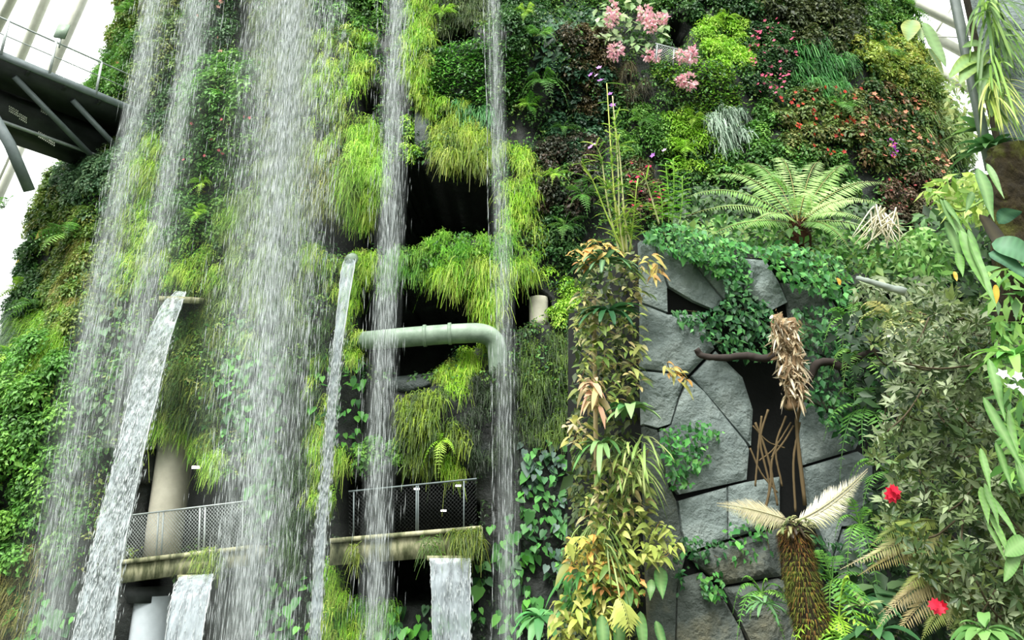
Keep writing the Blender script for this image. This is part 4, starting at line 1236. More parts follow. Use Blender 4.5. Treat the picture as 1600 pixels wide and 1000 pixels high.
core = [(1001, 376), (1070, 396), (1200, 405), (1300, 440), (1420, 455), (1560, 470), (1760, 470), (1760, 1160), (1024, 1160), (1008, 700)]
q, q2 = prism(core, 3.2, -.07)
tri = tessellate_polygon([[Vector(p) for p in q]])
k = len(q)
g = Geo()
T = [tuple(t) for t in tri] + [tuple(i + k for i in t) for t in tri]
for i in range(k): T += [(i, (i + 1) % k, k + i), ((i + 1) % k, k + (i + 1) % k, k + i)]
g.add(np.concatenate([q, q2])[None], T, WHITE)
wall = g.build('wall_right', M['joint'])
tag(wall, 'stone clad wall with dark open joints behind the yellow climbers', 'wall', kind='structure')
SLABS = [([(1001, 376), (1021, 380), (1030, 410), (1042, 448), (1043, 487), (1004, 472)], 'slate', .012),
         ([(1024, 382), (1074, 397), (1096, 428), (1128, 468), (1118, 484), (1085, 470), (1046, 447), (1033, 410)], 'slate', .014),
         ([(1078, 398), (1158, 404), (1160, 452), (1132, 467), (1099, 428)], 'slate', .02),
         ([(1162, 404), (1196, 407), (1216, 440), (1230, 472), (1206, 484), (1163, 452)], 'slate', .05),
         ([(1004, 476), (1044, 492), (1092, 492), (1116, 545), (1095, 565), (1076, 585), (1045, 580), (1004, 575)], 'slate', .04),
         ([(1004, 580), (1046, 584), (1072, 590), (1060, 620), (1047, 662), (1028, 668), (1006, 662)], 'slate', .06),
         ([(1077, 592), (1100, 612), (1165, 692), (1170, 702), (1166, 749), (1135, 756), (1062, 772), (1044, 750), (1030, 676), (1050, 664), (1063, 622)], 'slate', .025),
         ([(1081, 588), (1118, 549), (1160, 590), (1176, 640), (1173, 696), (1126, 640)], 'slate', .03),
         ([(1007, 667), (1027, 673), (1040, 750), (1057, 784), (1063, 830), (1071, 868), (1057, 920), (1054, 1020), (1018, 1020), (1010, 830)], 'slate2', .025),
         ([(1061, 783), (1135, 762), (1136, 842), (1076, 862), (1067, 830)], 'slate', .014),
         ([(1139, 760), (1168, 753), (1218, 745), (1218, 818), (1139, 842)], 'slate', .04),
         ([(1077, 868), (1138, 847), (1180, 836), (1218, 826), (1220, 900), (1130, 914), (1100, 890)], 'slate2', .05),
         ([(1060, 905), (1098, 895), (1124, 925), (1158, 985), (1170, 1020), (1058, 1020)], 'slate2', .04),
         ([(1131, 919), (1215, 904), (1252, 920), (1262, 1020), (1182, 1020), (1160, 975)], 'slate2', .06),
         ([(1250, 625), (1285, 640), (1342, 690), (1336, 702), (1256, 726), (1250, 680)], 'slate', .03),
         ([(1258, 731), (1340, 706), (1362, 720), (1366, 818), (1315, 822), (1300, 872), (1268, 800)], 'slate', .04),
         ([(1318, 827), (1368, 822), (1372, 910), (1322, 905), (1302, 876)], 'slate', .03),
         ([(1220, 442), (1288, 450), (1312, 490), (1302, 560), (1244, 540), (1232, 474)], 'slate2', .02),
         ([(1246, 545), (1303, 565), (1335, 640), (1338, 680), (1288, 636), (1250, 618)], 'slate2', .03)]
for i, (poly, mt, rg) in enumerate(SLABS):
    polyobj('stone_slab', poly, .1, mt, float(rng.uniform(-.012, .015)), 1, rg, wall)

# ------------------------------------------------------------------ foreground planting
def fleaf(name, label, cat, poly, n, y, size, pal, shape='ovate', asp=.55, group=None, mat='leaf', hang=.7, nr=(-.25, -1, .55), kind=None, jn=.45, stems=0, deep=.0, flowers=None, parent=None):
    P, N = fpts(poly, n, y[0], y[1], nr)
    if deep: P[:, 1] += deep * noise(P, .8, 7)
    k = len(P)
    nn = nrm(N + rng.normal(0, jn, (k, 3)))
    D = perp(-Z * hang + rng.normal(0, .55, (k, 3)), nn)
    L = size * rng.lognormal(0, .22, k)
    g = Geo()
    leaf(g, P, D, nn, L, L * asp, colors(pal, k, .2), shape)
    o = g.build(name, M[mat], parent)
    if label: tag(o, label, cat, group, kind)
    if stems:
        g = Geo()
        for _ in range(stems):
            a, b = P[rng.integers(k)], P[rng.integers(k)]
            if np.linalg.norm(a - b) > 1.2: continue
            tube(g, smooth_path([a, (a + b) / 2 + rng.normal(0, .05, 3) + np.array([0, .08, 0]), b], 8), .006, lin((84, 70, 44)), 4)
        if g.n: g.build('stems', M['bark'], o)
    if flowers:
        fn, fl, pts, fs, fpal, fy = flowers
        put_flowers(o, fn, fl, np.array([at(a, b, fy) for a, b in pts]), np.tile(np.array([[-.3, -1, .3]]), (len(pts), 1)), fs, fpal, 7)
    return o


def onwallpatch(name, label, cat, poly, n, size, pal, out=(.03, .2), shape='ovate', asp=.6, hang=.8, group=None):
    poly = np.asarray(poly, float)
    q = rng.uniform(poly.min(0), poly.max(0), (n * 4, 2))
    q = q[inpoly(q, poly)][:n]
    k = len(q)
    P = np.array([onwall(a, b, o_) for (a, b), o_ in zip(q, rng.uniform(*out, len(q)))])
    nn = nrm(WN + Z * .55 + rng.normal(0, .42, (k, 3)))
    D = perp(-Z * hang + rng.normal(0, .5, (k, 3)), nn)
    L = size * .85 * rng.lognormal(0, .25, k)
    g = Geo(); leaf(g, P, D, nn, L, L * asp, colors(pal, k, .28), shape)
    o = g.build(name, M['leaf'])
    tag(o, label, cat, group)
    g = Geo()
    for _ in range(max(3, k // 40)):
        a = P[rng.integers(k)]; j = np.argsort(np.linalg.norm(P - a, axis=1))[min(k - 1, rng.integers(5, 30))]
        tube(g, smooth_path([a - WN * .02, (a + P[j]) / 2 - WN * .03, P[j] - WN * .02], 7), .004, lin((74, 66, 42)), 4)
    g.build('stems', M['bark'], o)
    return o


IV = P_((70, 136, 62), (88, 158, 74), (56, 112, 56), (110, 170, 84), (64, 124, 66))
IVD = P_((48, 96, 54), (60, 112, 60), (38, 78, 46), (78, 132, 70))
onwallpatch('ivy', 'light green ivy spilling over the top left of the stone wall', 'ivy', [(1000, 362), (1045, 345), (1105, 360), (1165, 380), (1165, 400), (1105, 412), (1060, 400), (1020, 384)], 520, .1, IV, (.02, .4))
onwallpatch('ivy', 'ivy trailing down the middle of the stone wall top', 'ivy', [(1040, 385), (1110, 392), (1165, 400), (1180, 440), (1150, 440), (1110, 425), (1075, 400)], 330, .1, IV, (.02, .25))
onwallpatch('ivy', 'ivy cascade over the right end of the wall top', 'ivy', [(1165, 385), (1240, 378), (1310, 400), (1335, 450), (1345, 520), (1310, 470), (1270, 455), (1225, 440), (1200, 410)], 620, .11, IV, (.02, .5))
onwallpatch('ivy', 'dark ivy hanging between the two pale slabs under the wall top', 'ivy', [(1130, 430), (1165, 445), (1205, 480), (1225, 520), (1205, 560), (1150, 560), (1100, 525), (1055, 505), (1048, 482), (1100, 485), (1130, 470)], 640, .1, IVD, (.03, .45))
onwallpatch('ivy', 'dark ivy thicket right of the shaggy dried roots', 'ivy', [(1236, 480), (1300, 470), (1350, 500), (1385, 600), (1370, 690), (1320, 690), (1270, 640), (1240, 600)], 1150, .1, IVD, (.05, .6))
onwallpatch('ivy', 'small ivy tuft in the middle of the stone wall', 'ivy', [(1036, 668), (1070, 655), (1108, 660), (1135, 680), (1105, 700), (1112, 720), (1085, 735), (1050, 745), (1034, 700)], 260, .085, IV, (.03, .3))
onwallpatch('ivy', 'few trailing leaves below the small ivy tuft', 'ivy', [(1040, 735), (1070, 730), (1085, 760), (1050, 768)], 34, .085, IV)
onwallpatch('ivy', 'sparse dark ivy low on the stone wall beside the climbers', 'ivy', [(1058, 830), (1100, 840), (1140, 845), (1120, 880), (1085, 880), (1060, 930), (1050, 880)], 90, .09, IVD)
onwallpatch('ivy', 'ivy sprig at the foot of the wall left of the dead trunk', 'ivy', [(1090, 895), (1130, 890), (1135, 940), (1100, 940)], 55, .09, IV)
onwallpatch('ivy', 'ivy leaves under the pale dead fronds', 'ivy', [(1130, 815), (1200, 815), (1205, 870), (1150, 880)], 70, .09, IV)
onwallpatch('ivy', 'dark ivy right of the mossy dead trunk', 'ivy', [(1265, 830), (1320, 850), (1335, 900), (1290, 910)], 120, .09, IVD)

# yellow climbers in front of the wall's dark end
def climber(label, poly, n, y, size, pal='hoya', droop=.6, asp=.42, name='climber', prof='tongue', cat='climber', out=.7, mat='leaf', nseg=4):
    P, N = fpts(poly, int(n * 1.25), y[0], y[1], (-.2, -1, .2))
    k = len(P)
    a = rng.uniform(-1.5, 1.5, k)
    D = nrm(np.stack([np.sin(a), -.5 * np.abs(np.cos(a)) - .2, rng.uniform(-.5, .35, k)], -1))
    g = Geo()
    size = size * (.74 if prof == 'tongue' else .85)
    L = size * rng.lognormal(0, .25, k)
    C = colors(pal, k, .2) * .9
    blade(g, P, D, nrm(Z + rng.normal(0, .35, (k, 3)) + np.array([0, -.5, 0])), L, L * asp, C, rng.uniform(.5, 1.3, k) * droop, nseg, prof, fold=.1, rib=(C * .8).clip(0, 1)[:, None] if False else None)
    o = g.build(name, M[mat])
    tag(o, label, cat)
    g = Geo()
    for _ in range(max(4, k // 14)):
        p = P[rng.integers(k)]
        near = P[np.argsort(np.linalg.norm(P - p, axis=1))[min(k - 1, rng.integers(4, 14))]]
        tube(g, smooth_path([p, (p + near) / 2 + np.array([0, .06, -.04]), near], 7), .005, lin((140, 118, 78)), 4)
    g.build('stems', M['bark'], o)
    return o


YC_ = (8.0, 8.5)
climber('yellow climber with orange-tinted leaves at the top left of the climbing column', [(890, 395), (925, 375), (960, 380), (965, 400), (935, 415), (905, 425)], 60, YC_, .17, P_((206, 176, 96), (190, 170, 96), (214, 150, 84), (150, 156, 80)))
climber('yellow climber beside the left edge of the top stone slab', [(975, 395), (1005, 400), (1012, 450), (1000, 500), (975, 490), (972, 430)], 70, YC_, .16)
climber('yellow-green climber left of the striped dark rosette', [(900, 440), (930, 445), (930, 520), (900, 540), (895, 480)], 60, YC_, .15)
climber('pinkish yellow climber under the lower dark rosette', [(905, 500), (1000, 490), (1010, 560), (960, 580), (905, 565)], 130, YC_, .15)
climber('yellow climber around the middle of the bamboo-like stem', [(905, 565), (1000, 565), (1005, 605), (960, 630), (915, 640), (900, 600)], 120, YC_, .14)
climber('pale pinkish hanging leaf cluster left of the bamboo-like stem', [(912, 590), (935, 590), (938, 640), (918, 635)], 40, (7.9, 8.2), .16, P_((206, 160, 130), (196, 172, 130), (176, 160, 104)), 1.2)
climber('yellow sprig on the wet wall left of the bamboo-like stem', [(885, 650), (920, 640), (915, 700), (890, 700)], 34, YC_, .15, P_((190, 180, 110), (206, 190, 150), (170, 170, 90)))
climber('pale green straps spilling in a fan at the middle of the climbing column', [(960, 680), (1010, 670), (1018, 720), (990, 750), (960, 740)], 60, YC_, .3, P_((170, 196, 110), (190, 204, 130), (140, 174, 90)), 1.4, .08, prof='strap')
climber('yellow-green climber below the pale strap fan', [(935, 700), (1010, 740), (1015, 800), (980, 830), (915, 820), (900, 790), (930, 750)], 210, YC_, .15)
climber('yellow climber reaching over the joint of the stone wall', [(965, 815), (1040, 815), (1065, 850), (1030, 880), (970, 870)], 110, YC_, .15, P_((170, 184, 90), (190, 196, 110), (150, 170, 80)))
climber('orange-yellow climber low on the left of the climbing column', [(880, 840), (935, 835), (965, 870), (950, 920), (890, 905)], 110, YC_, .16, P_((206, 190, 90), (220, 170, 90), (180, 180, 90), (160, 170, 80)))
climber('thin green strands hanging under the yellow-green climber', [(915, 810), (960, 800), (955, 860), (915, 865)], 46, YC_, .3, P_((130, 160, 84), (160, 184, 110), (108, 140, 70)), 1.6, .05, prof='strap')
climber('yellow climber at the bottom of the climbing column', [(865, 930), (930, 915), (965, 960), (950, 1030), (870, 1030)], 170, YC_, .16, P_((190, 190, 96), (170, 180, 84), (206, 200, 120), (150, 166, 76)))
climber('green and yellow climber between the bottom climber and the heart leaf plants', [(925, 870), (1000, 865), (1010, 930), (960, 950), (925, 930)], 120, YC_, .15, P_((140, 166, 76), (176, 184, 100), (110, 146, 66), (206, 150, 90)))
climber('sprig of three yellow leaves hanging in front of the stone wall', [(1030, 560), (1060, 570), (1078, 600), (1062, 600), (1045, 585)], 16, (8.1, 8.3), .15, P_((200, 190, 110), (180, 180, 96), (210, 160, 80)), .9)
climber('orange-tipped sprig hanging over the top stone slab', [(1005, 395), (1030, 398), (1028, 430), (1018, 435)], 16, (8.1, 8.3), .17, P_((196, 176, 96), (170, 180, 96), (206, 160, 90)), .9)
climber('dark green arching leaves left of the bottom yellow climber', [(870, 880), (920, 890), (935, 930), (890, 945)], 40, (8.1, 8.5), .26, P_((70, 130, 62), (90, 150, 76)), .9, .2)
fleaf('background_climber', 'dark small leaves filling the dark end of the stone wall behind the yellow climbers', 'climber', [(900, 420), (1000, 390), (1012, 700), (1022, 1030), (865, 1030), (890, 800), (898, 600)], 2600, (8.75, 9.8), .11, P_((66, 86, 42), (88, 104, 50), (50, 70, 38), (110, 118, 62)), kind='stuff')
g = Geo(); tube(g, smooth_path([at(928, 470, 8.45), at(930, 600, 8.45), at(932, 760, 8.42), at(936, 1030, 8.4)], 20), .028, lin((190, 170, 130)), 8, .03)
tag(g.build('bamboo_stem', M['bark']), 'pale bamboo-like stem standing among the yellow climbers', 'stem')


def rosette(label, px, py, y, n, Ls, W, pal, name='bromeliad', cat='bromeliad', droop=.8, prof='strap', rib=None, upw=.7, mat='gloss', arc=(0, 6.283), fwd=-.35):
    c = at(px, py, y)
    a = np.linspace(arc[0], arc[1], n, endpoint=False) + rng.uniform(-.25, .25, n)
    up_ = rng.uniform(.1, 1., n) * upw
    D = nrm(np.stack([np.cos(a), np.sin(a) * .7 + fwd, up_], -1))
    g = Geo()
    L = Ls * rng.uniform(.75, 1.15, n)
    blade(g, np.repeat(c[None], n, 0) + D * .02, D, np.repeat(Z[None], n, 0) + rng.normal(0, .15, (n, 3)), L, W, colors(pal, n, .2) * .8, droop * rng.uniform(.6, 1.3, n), 6, prof, .14, rib=rib)
    o = g.build(name, M[mat], loc=c)
    return tag(o, label, cat)


BR = P_((50, 100, 58), (66, 120, 70), (40, 84, 50))
rosette('striped dark green rosette with pale leaf backs in the upper climbing column', 945, 412, 8.2, 20, .5, .07, BR, rib=lin((120, 160, 110)))
rosette('dark green rosette under the striped one in the climbing column', 950, 490, 8.2, 18, .48, .07, BR)
rosette('rosette with broad paddle leaves in the middle of the climbing column', 985, 640, 8.0, 12, .36, .12, P_((110, 160, 90), (80, 136, 76), (150, 184, 120)), prof='tongue', name='paddle_leaf_plant', cat='plant')
rosette('strap leaved rosette left of the pale strap fan', 940, 695, 8.1, 14, .42, .06, P_((96, 146, 80), (130, 170, 104), (150, 180, 110)), name='strap_leaf_plant', cat='plant', droop=1.1)
rosette('light leaved plant at the foot of the dark wall left of the climbing column', 845, 965, 8.6, 14, .3, .12, P_((90, 160, 90), (120, 180, 110)), prof='tongue', name='broad_leaf_plant', cat='plant')


def bigleaves(name, label, cat, items, pal, prof='arrow', stem=None, rib=(150, 190, 120), wave=.03, mat='gloss', fold=.1):
    """Plant made of a few large leaves: items = (px, py, y, length px, width px, tilt degrees from straight down, droop)."""
    first = items[0]
    e = empty(name, at(first[0], first[1], first[2]), label, cat)
    for it in items:
        px, py, y, lp, wp, tilt, dr = it
        P = at(px, py, y)
        sc = np.linalg.norm(P - EYE) / F
        t = math.radians(tilt)
        D = nrm(np.array([[math.sin(t), -.25, -math.cos(t)]]))
        g = Geo()
        blade(g, P[None], D, np.array([[rng.uniform(-.5, .5), -1., .35]]), lp * sc, wp * sc * 1.05, colors(pal, 1, .1) * .72, dr, 18, prof, fold, rib=lin(rib) * .7, wave=wave * 1.5)
        vc = g.c[-1].reshape(3, 19, 3); vc[[0, 2], ::2] *= .78; vc[[0, 2], 1::2] *= 1.12; g.c[-1] = vc.reshape(-1, 3)
        g.build('leaf', M[mat], e)
    if stem is not None:
        for s in stem:
            g = Geo()
            tube(g, smooth_path([at(*p) for p in s], 16), .009, lin((110, 140, 70)), 6)
            g.build('stem', M['bark'], e)
    return e


AN = P_((80, 140, 70), (100, 160, 80), (70, 126, 66))
bigleaves('heart_leaf_plant', 'arrow shaped veined leaf hanging on the left edge of the lower stone wall', 'plant', [(1030, 885, 8.1, 46, 20, 0, 0), (1018, 905, 8.1, 30, 12, -10, 0)], AN, 'point')
bigleaves('heart_leaf_plant', 'pair of veined leaves at the very bottom of the stone wall edge', 'plant', [(1024, 970, 8.1, 48, 15, 15, 0), (1000, 955, 8.1, 66, 16, 0, 0)], AN, 'point')
bigleaves('heart_leaf_plant', 'long veined leaf at the bottom beside the bamboo-like stem', 'plant', [(940, 960, 8.0, 64, 18, 0, 0), (968, 965, 8.0, 60, 18, -8, 0), (985, 915, 8.05, 46, 13, -12, 0)], AN, 'point')
# yellow-green arching pinnate frond at the bottom
e = empty('climbing_fern', at(975, 950, 7.9), 'yellow-green arching frond at the bottom of the climbing column', 'fern')
g = Geo()
fronds(g, at(965, 930, 7.9)[None], at(982, 945, 7.7)[None], at(984, 1000, 7.7)[None], .26, lin((176, 184, 96)), 12, .3, .75)
g.build('frond', M['leaf'], e)

# ------------------------------------------------------------------ orchid canes and pink flower clusters above the wall corner
e = empty('orchid_cane_plant', at(975, 392, 8.5), 'tall thin orchid canes with lilac flowers rising above the wall corner', 'orchid')
CY = P_((190, 196, 110), (206, 206, 150), (160, 184, 84))
canes = [[(972, 395), (962, 330), (955, 240), (948, 130)], [(968, 395), (950, 320), (940, 250), (930, 225)], [(975, 398), (968, 340), (965, 250), (957, 150)],
         [(980, 395), (975, 330), (968, 240), (962, 200)], [(976, 396), (952, 345), (925, 280), (908, 252)], [(984, 394), (990, 340), (995, 290)], [(1030, 350), (1015, 300), (1005, 270)], [(978, 392), (958, 300), (948, 297)],
         [(988, 390), (978, 350), (972, 310)]]
for cn in canes:
    pts = smooth_path([at(x, y_, 8.5 - .15 * i) for i, (x, y_) in enumerate(cn)], 24)
    g = Geo()
    tube(g, pts, np.linspace(.013, .006, 24), colors(CY, 1)[0], 6)
    c_ = g.build('cane', M['bark'], e)
    k = 26
    idx = rng.integers(3, 24, k)
    a = rng.uniform(0, 6.28, k)
    g = Geo()
    blade(g, pts[idx], nrm(np.stack([np.cos(a), np.sin(a) * .6 - .2, rng.uniform(.2, 1., k)], -1)), np.repeat(Z[None], k, 0) + .01, rng.uniform(.12, .32, k), .02, colors(P_((140, 176, 72), (170, 196, 90), (108, 150, 62)), k), rng.uniform(.1, .7, k), 4, 'strap')
    g.build('leaves', M['leaf'], c_)
put_flowers(e, 'orchid_flower', 'lilac flower', np.array([at(x, y_, 8.1) for x, y_ in ((923, 117), (932, 118), (936, 106), (938, 126), (953, 147), (928, 226), (923, 230), (957, 165), (1020, 243), (1038, 235))]),
            np.tile(np.array([[-.2, -1, .2]]), (10, 1)), .075, P_((200, 150, 220), (220, 180, 232), (180, 120, 206)), 5)
e = empty('reed_orchid', at(1050, 350, 9.2), 'leafy green reed stems in front of the dark fronds right of the orchid canes', 'orchid')
for x0, x1, yt in ((1045, 1040, 255), (1050, 1052, 248), (1062, 1066, 275), (1035, 1030, 290)):
    pts = smooth_path([at(x0, 350, 9.2), at((x0 + x1) / 2 + 2, (350 + yt) / 2, 9.15), at(x1, yt, 9.1)], 20)
    g = Geo(); tube(g, pts, .009, lin((120, 160, 70)), 5); s_ = g.build('stem', M['bark'], e)
    k = 26; idx = np.arange(k) % 18 + 2; sg = np.where(np.arange(k) % 2, 1, -1)
    g = Geo(); blade(g, pts[idx], nrm(np.stack([sg * 1., np.full(k, -.3), rng.uniform(.3, .8, k)], -1)), np.repeat(Z[None], k, 0) + .01, rng.uniform(.12, .2, k), .02, colors('grass', k), .4, 4, 'strap')
    g.build('leaves', M['leaf'], s_)

e = empty('medinilla_shrub', hit(985, 110)[0][0], 'grey-green broad leaved shrub with drooping pink flower clusters above the orchid canes', 'shrub')
P, N = spts([(925, 35), (960, 20), (1010, 30), (1035, 55), (1030, 90), (990, 105), (945, 100), (925, 75)], 22)
g = Geo(); k = len(P)
leaf(g, P + N * rng.uniform(.35, .9, (k, 1)), perp(-Z * .5 + rng.normal(0, .7, (k, 3)), nrm(N + Z * .6 + rng.normal(0, .4, (k, 3)))), nrm(N + Z * .6 + rng.normal(0, .4, (k, 3))), .34, .19, colors(P_((150, 176, 116), (124, 156, 96), (170, 186, 140), (104, 136, 84)), k), 'ovate')
g.build('foliage', M['leaf'], e)
PK = P_((236, 186, 196), (242, 204, 208), (224, 158, 176), (238, 196, 190))
for px, py, wx, hy in ((950, 62, 8, 24), (945, 75, 5, 14), (1000, 50, 12, 12), (1010, 62, 14, 14), (1005, 78, 8, 14), (953, 120, 11, 14), (1027, 68, 5, 7), (1000, 130, 6, 9), (1012, 133, 6, 9), (1043, 146, 8, 9), (1057, 150, 7, 14), (1058, 178, 9, 12), (1046, 176, 7, 7)):
    c = hit(px, py, .95)[0][0]
    sc = np.linalg.norm(c - EYE) / F
    k = int(26 + wx * hy * .35)
    d = nrm(rng.normal(0, 1, (k, 3))) * (rng.random((k, 1)) ** .4)
    P = c + d * np.array([wx, wx * .8, hy]) * sc
    g = Geo(); leaf(g, P, nrm(d + np.array([0, -.2, -.3])), nrm(rng.normal(0, 1, (k, 3)) + np.array([0, -1, 0])), .12, .09, colors(PK, k, .1), 'ovate')
    g.build('pink_flower_cluster', M['petal'], e)

# ------------------------------------------------------------------ tree fern on the wall top
TFy = 9.6
e = empty('tree_fern', at(1247, 372, TFy), 'big pale green tree fern with arching fronds on top of the stone wall', 'tree fern')
g = Geo(); c = at(1247, 352, TFy)
tube(g, [c - Z * .45, c - Z * .2, c, c + Z * .05], [.13, .15, .12, .05], lin((70, 44, 30)), 12, .1)
k = 260; a = rng.uniform(0, 6.28, k)
blade(g, c + np.stack([np.cos(a), np.sin(a), 0 * a], -1) * .1 + Z * rng.uniform(-.4, .05, (k, 1)), np.stack([np.cos(a), np.sin(a), rng.uniform(-.2, 1.2, k)], -1), np.repeat(Z[None], k, 0) + .01, rng.uniform(.08, .2, k), .014,
      colors(P_((110, 58, 36), (84, 46, 30), (130, 76, 48)), k), .5, 3, 'thread', flat=True)
g.build('crown', M['bark'], e)
TFC = P_((124, 168, 78), (144, 184, 98), (106, 150, 66), (156, 188, 112))
for (mx, my, tx, ty, dy, pl) in ((1150, 290, 1066, 312, -.2, .34), (1170, 262, 1100, 283, .5, .34), (1170, 320, 1072, 338, -.7, .3), (1200, 250, 1148, 262, .9, .34), (1235, 235, 1200, 256, 1.2, .34), (1222, 262, 1186, 285, -.9, .34),
                                 (1268, 245, 1290, 262, 1.2, .36), (1300, 268, 1330, 258, .6, .36), (1320, 285, 1396, 290, .1, .38), (1310, 310, 1384, 322, -.6, .38), (1300, 330, 1360, 352, -1.0, .34),
                                 (1180, 350, 1100, 372, -1.0, .3), (1290, 350, 1330, 392, -1.1, .32), (1340, 345, 1432, 405, -.3, .3), (1262, 285, 1270, 330, -1.3, .34), (1215, 330, 1160, 362, -1.3, .3)):
    g = Geo()
    fronds(g, at(1247, 352, TFy)[None], at(mx, my - 22, TFy + dy * .5)[None], at(tx, ty, TFy + dy)[None], pl * .8, colors(TFC, 1, .08), 40, .15, .3, .4, up=nrm(np.array([0, -.75, .65])), spine=.008, spc=lin((150, 140, 80)), taper=.25)
    g.build('frond', M['leaf'], e)

# growth on top of the wall and the slope behind it
fleaf('wall_top_foliage', 'low green growth around the foot of the tree fern on the wall top', 'undergrowth', [(1050, 350), (1110, 330), (1230, 350), (1300, 350), (1400, 380), (1400, 440), (1300, 410), (1180, 392), (1100, 372)], 1100, (9.2, 10.4), .11,
      P_((80, 130, 56), (104, 156, 70), (60, 104, 46), (130, 160, 84)), kind='stuff')
fleaf('green_shrub', 'dark leaved bank behind the fronds of the tree fern', 'shrub', [(1040, 310), (1110, 290), (1240, 300), (1400, 330), (1420, 430), (1300, 400), (1060, 370)], 1500, (10.8, 11.6), .15, P_((60, 90, 46), (78, 110, 56), (48, 74, 40)))
fleaf('rosette_shrub', 'bright green shrub of whorled leaves right of the pale dried stalks', 'shrub', [(1395, 380), (1430, 352), (1475, 360), (1490, 420), (1450, 450), (1400, 430)], 520, (8.8, 9.6), .15, P_((124, 170, 84), (96, 150, 70), (150, 190, 110)), 'lance', .34)
fleaf('olive_shrub', 'olive shrub below the bright whorled shrub', 'shrub', [(1335, 430), (1480, 430), (1500, 520), (1400, 540), (1330, 500)], 900, (7.8, 8.6), .12, 'rhodo', 'lance', .36)
fleaf('yellow_green_shrub', 'yellow-green leaf whorls between the reddish shrub and the hanging leaves', 'shrub', [(1440, 300), (1480, 270), (1560, 270), (1570, 340), (1500, 350)], 380, (8., 9.), .18, P_((160, 190, 80), (130, 170, 70), (184, 204, 110)), 'lance', .3)
fleaf('dark_foliage', 'dark green foliage filling the gap behind the hanging leaves at the right edge', 'undergrowth', [(1440, 330), (1640, 240), (1640, 560), (1400, 520), (1400, 420)], 1500, (9.2, 10.5), .2, P_((54, 84, 46), (70, 104, 56), (44, 70, 40), (86, 124, 66)), kind='stuff')  # backdrop leaves in a dark green palette
fleaf('dark_foliage', 'dark undergrowth between the stone wall and the grey-green shrub', 'undergrowth', [(1290, 480), (1400, 500), (1640, 500), (1640, 1030), (1300, 1030), (1310, 880), (1370, 700)], 2600, (7.4, 8.4), .14, P_((40, 66, 38), (54, 84, 46), (34, 54, 34)), kind='stuff')
for px, py, y, s, pal, lab in ((1330, 500, 8.0, .55, 'fresh', 'green fern at the top right end of the stone wall'), (1345, 560, 7.8, .6, 'fresh', 'fern in the dark ivy thicket right of the branch'), (1355, 640, 7.7, .65, 'mid', 'drooping dark fern between ivy thicket and grey-green shrub'),
                               (1390, 740, 7.2, .6, 'mid', 'dark fern beside the tip of the pale dead frond'), (1345, 820, 7.4, .5, 'fresh', 'small fern on the stone wall above the drooping olive fronds'), (1300, 905, 6.4, .5, 'fresh', 'bright fern along the right side of the mossy dead trunk'),
                               (1310, 965, 6.2, .55, 'limehi', 'bright green fern at the foot of the mossy dead trunk'), (1400, 500, 7.4, .6, P_((190, 186, 120), (160, 170, 100)), 'pale dry fern over the olive shrub'), (1190, 925, 6.6, .4, 'fresh', 'fern sprig left of the mossy dead trunk')):
    c = at(px, py, y); g = Geo()
    fern_mesh(g, c[None], np.array([[-.1, -1., .3]]), s, pal, 10, 1.0, .22, 14, .24)
    tag(g.build('fern', M['leaf'], loc=c), lab, 'fern')

# pale dried stalks right of the tree fern
g = Geo()
for _ in range(26):
    x0 = rng.uniform(1366, 1395); p = at(x0, rng.uniform(352, 368), 9.3)
    q = at(x0 + rng.uniform(-22, 26), rng.uniform(320, 350), 9.2); r_ = at(x0 + rng.uniform(-40, 40), rng.uniform(350, 392), 9.0)
    tube(g, smooth_path([p, q, r_], 9), np.linspace(.016, .006, 9), colors('straw', 1)[0], 5)
tag(g.build('dried_stalks', M['dry']), 'bundle of bleached dried stalks right of the tree fern', 'dried plant')
g = Geo(); tube(g, smooth_path([at(1338, 434, 7.6), at(1370, 443, 7.5), at(1415, 457, 7.4)], 12), np.linspace(.022, .045, 12), lin((150, 160, 150)), 8, .12)
tag(g.build('pale_log', M['dry']), 'pale grey log lying on the bank below the dried stalks', 'log')

# ------------------------------------------------------------------ shaggy dried roots, branch and dead stems
g = Geo()
BRC = lin((52, 46, 42))
tube(g, smooth_path([at(1088, 545, 8.1), at(1098, 556, 8.1), at(1130, 559, 8.0), at(1165, 556, 7.95), at(1195, 560, 7.9), at(1222, 552, 7.9), at(1245, 566, 7.95)], 40), np.linspace(.035, .05, 40), BRC, 8, .08)
o = g.build('branch', M['bark']); tag(o, 'dark crooked branch running across the wall into the shaggy dried roots', 'branch')
g = Geo()
tube(g, smooth_path([at(1252, 612, 7.9), at(1268, 585, 7.85), at(1278, 568, 7.8), at(1300, 566, 7.8), at(1316, 574, 7.8), at(1340, 560, 7.75), at(1372, 547, 7.7)], 40), .045, BRC, 8, .08)
tag(g.build('branch', M['bark']), 'dark crooked branch running from the shaggy roots into the grey-green shrub', 'branch')
e = empty('dried_root_clump', at(1235, 620, 7.8), 'shaggy pale dried roots hanging in a tattered clump at the crossing of the dark branches', 'dried roots')
g = Geo()
for (pp_, r0, n) in (([(1215, 495), (1222, 530), (1228, 570), (1236, 615)], .09, 330), ([(1232, 500), (1240, 540), (1246, 580), (1250, 620)], .07, 230)):
    path = smooth_path([at(x, y_, 7.8) for x, y_ in pp_], 30)
    idx = rng.integers(0, 30, n)
    P = path[idx] + rng.normal(0, r0 * .5, (n, 3))
    D = np.stack([rng.normal(0, .6, n), rng.normal(-.3, .4, n), rng.uniform(-1.2, .2, n)], -1)
    blade(g, P, D, rng.normal(0, 1, (n, 3)), rng.uniform(.06, .17, n), rng.uniform(.014, .035, n), colors('wood', n, .18), rng.uniform(-.3, .8, n), 4, 'tongue', .2)
g.build('root_fibres', M['dry'], e)
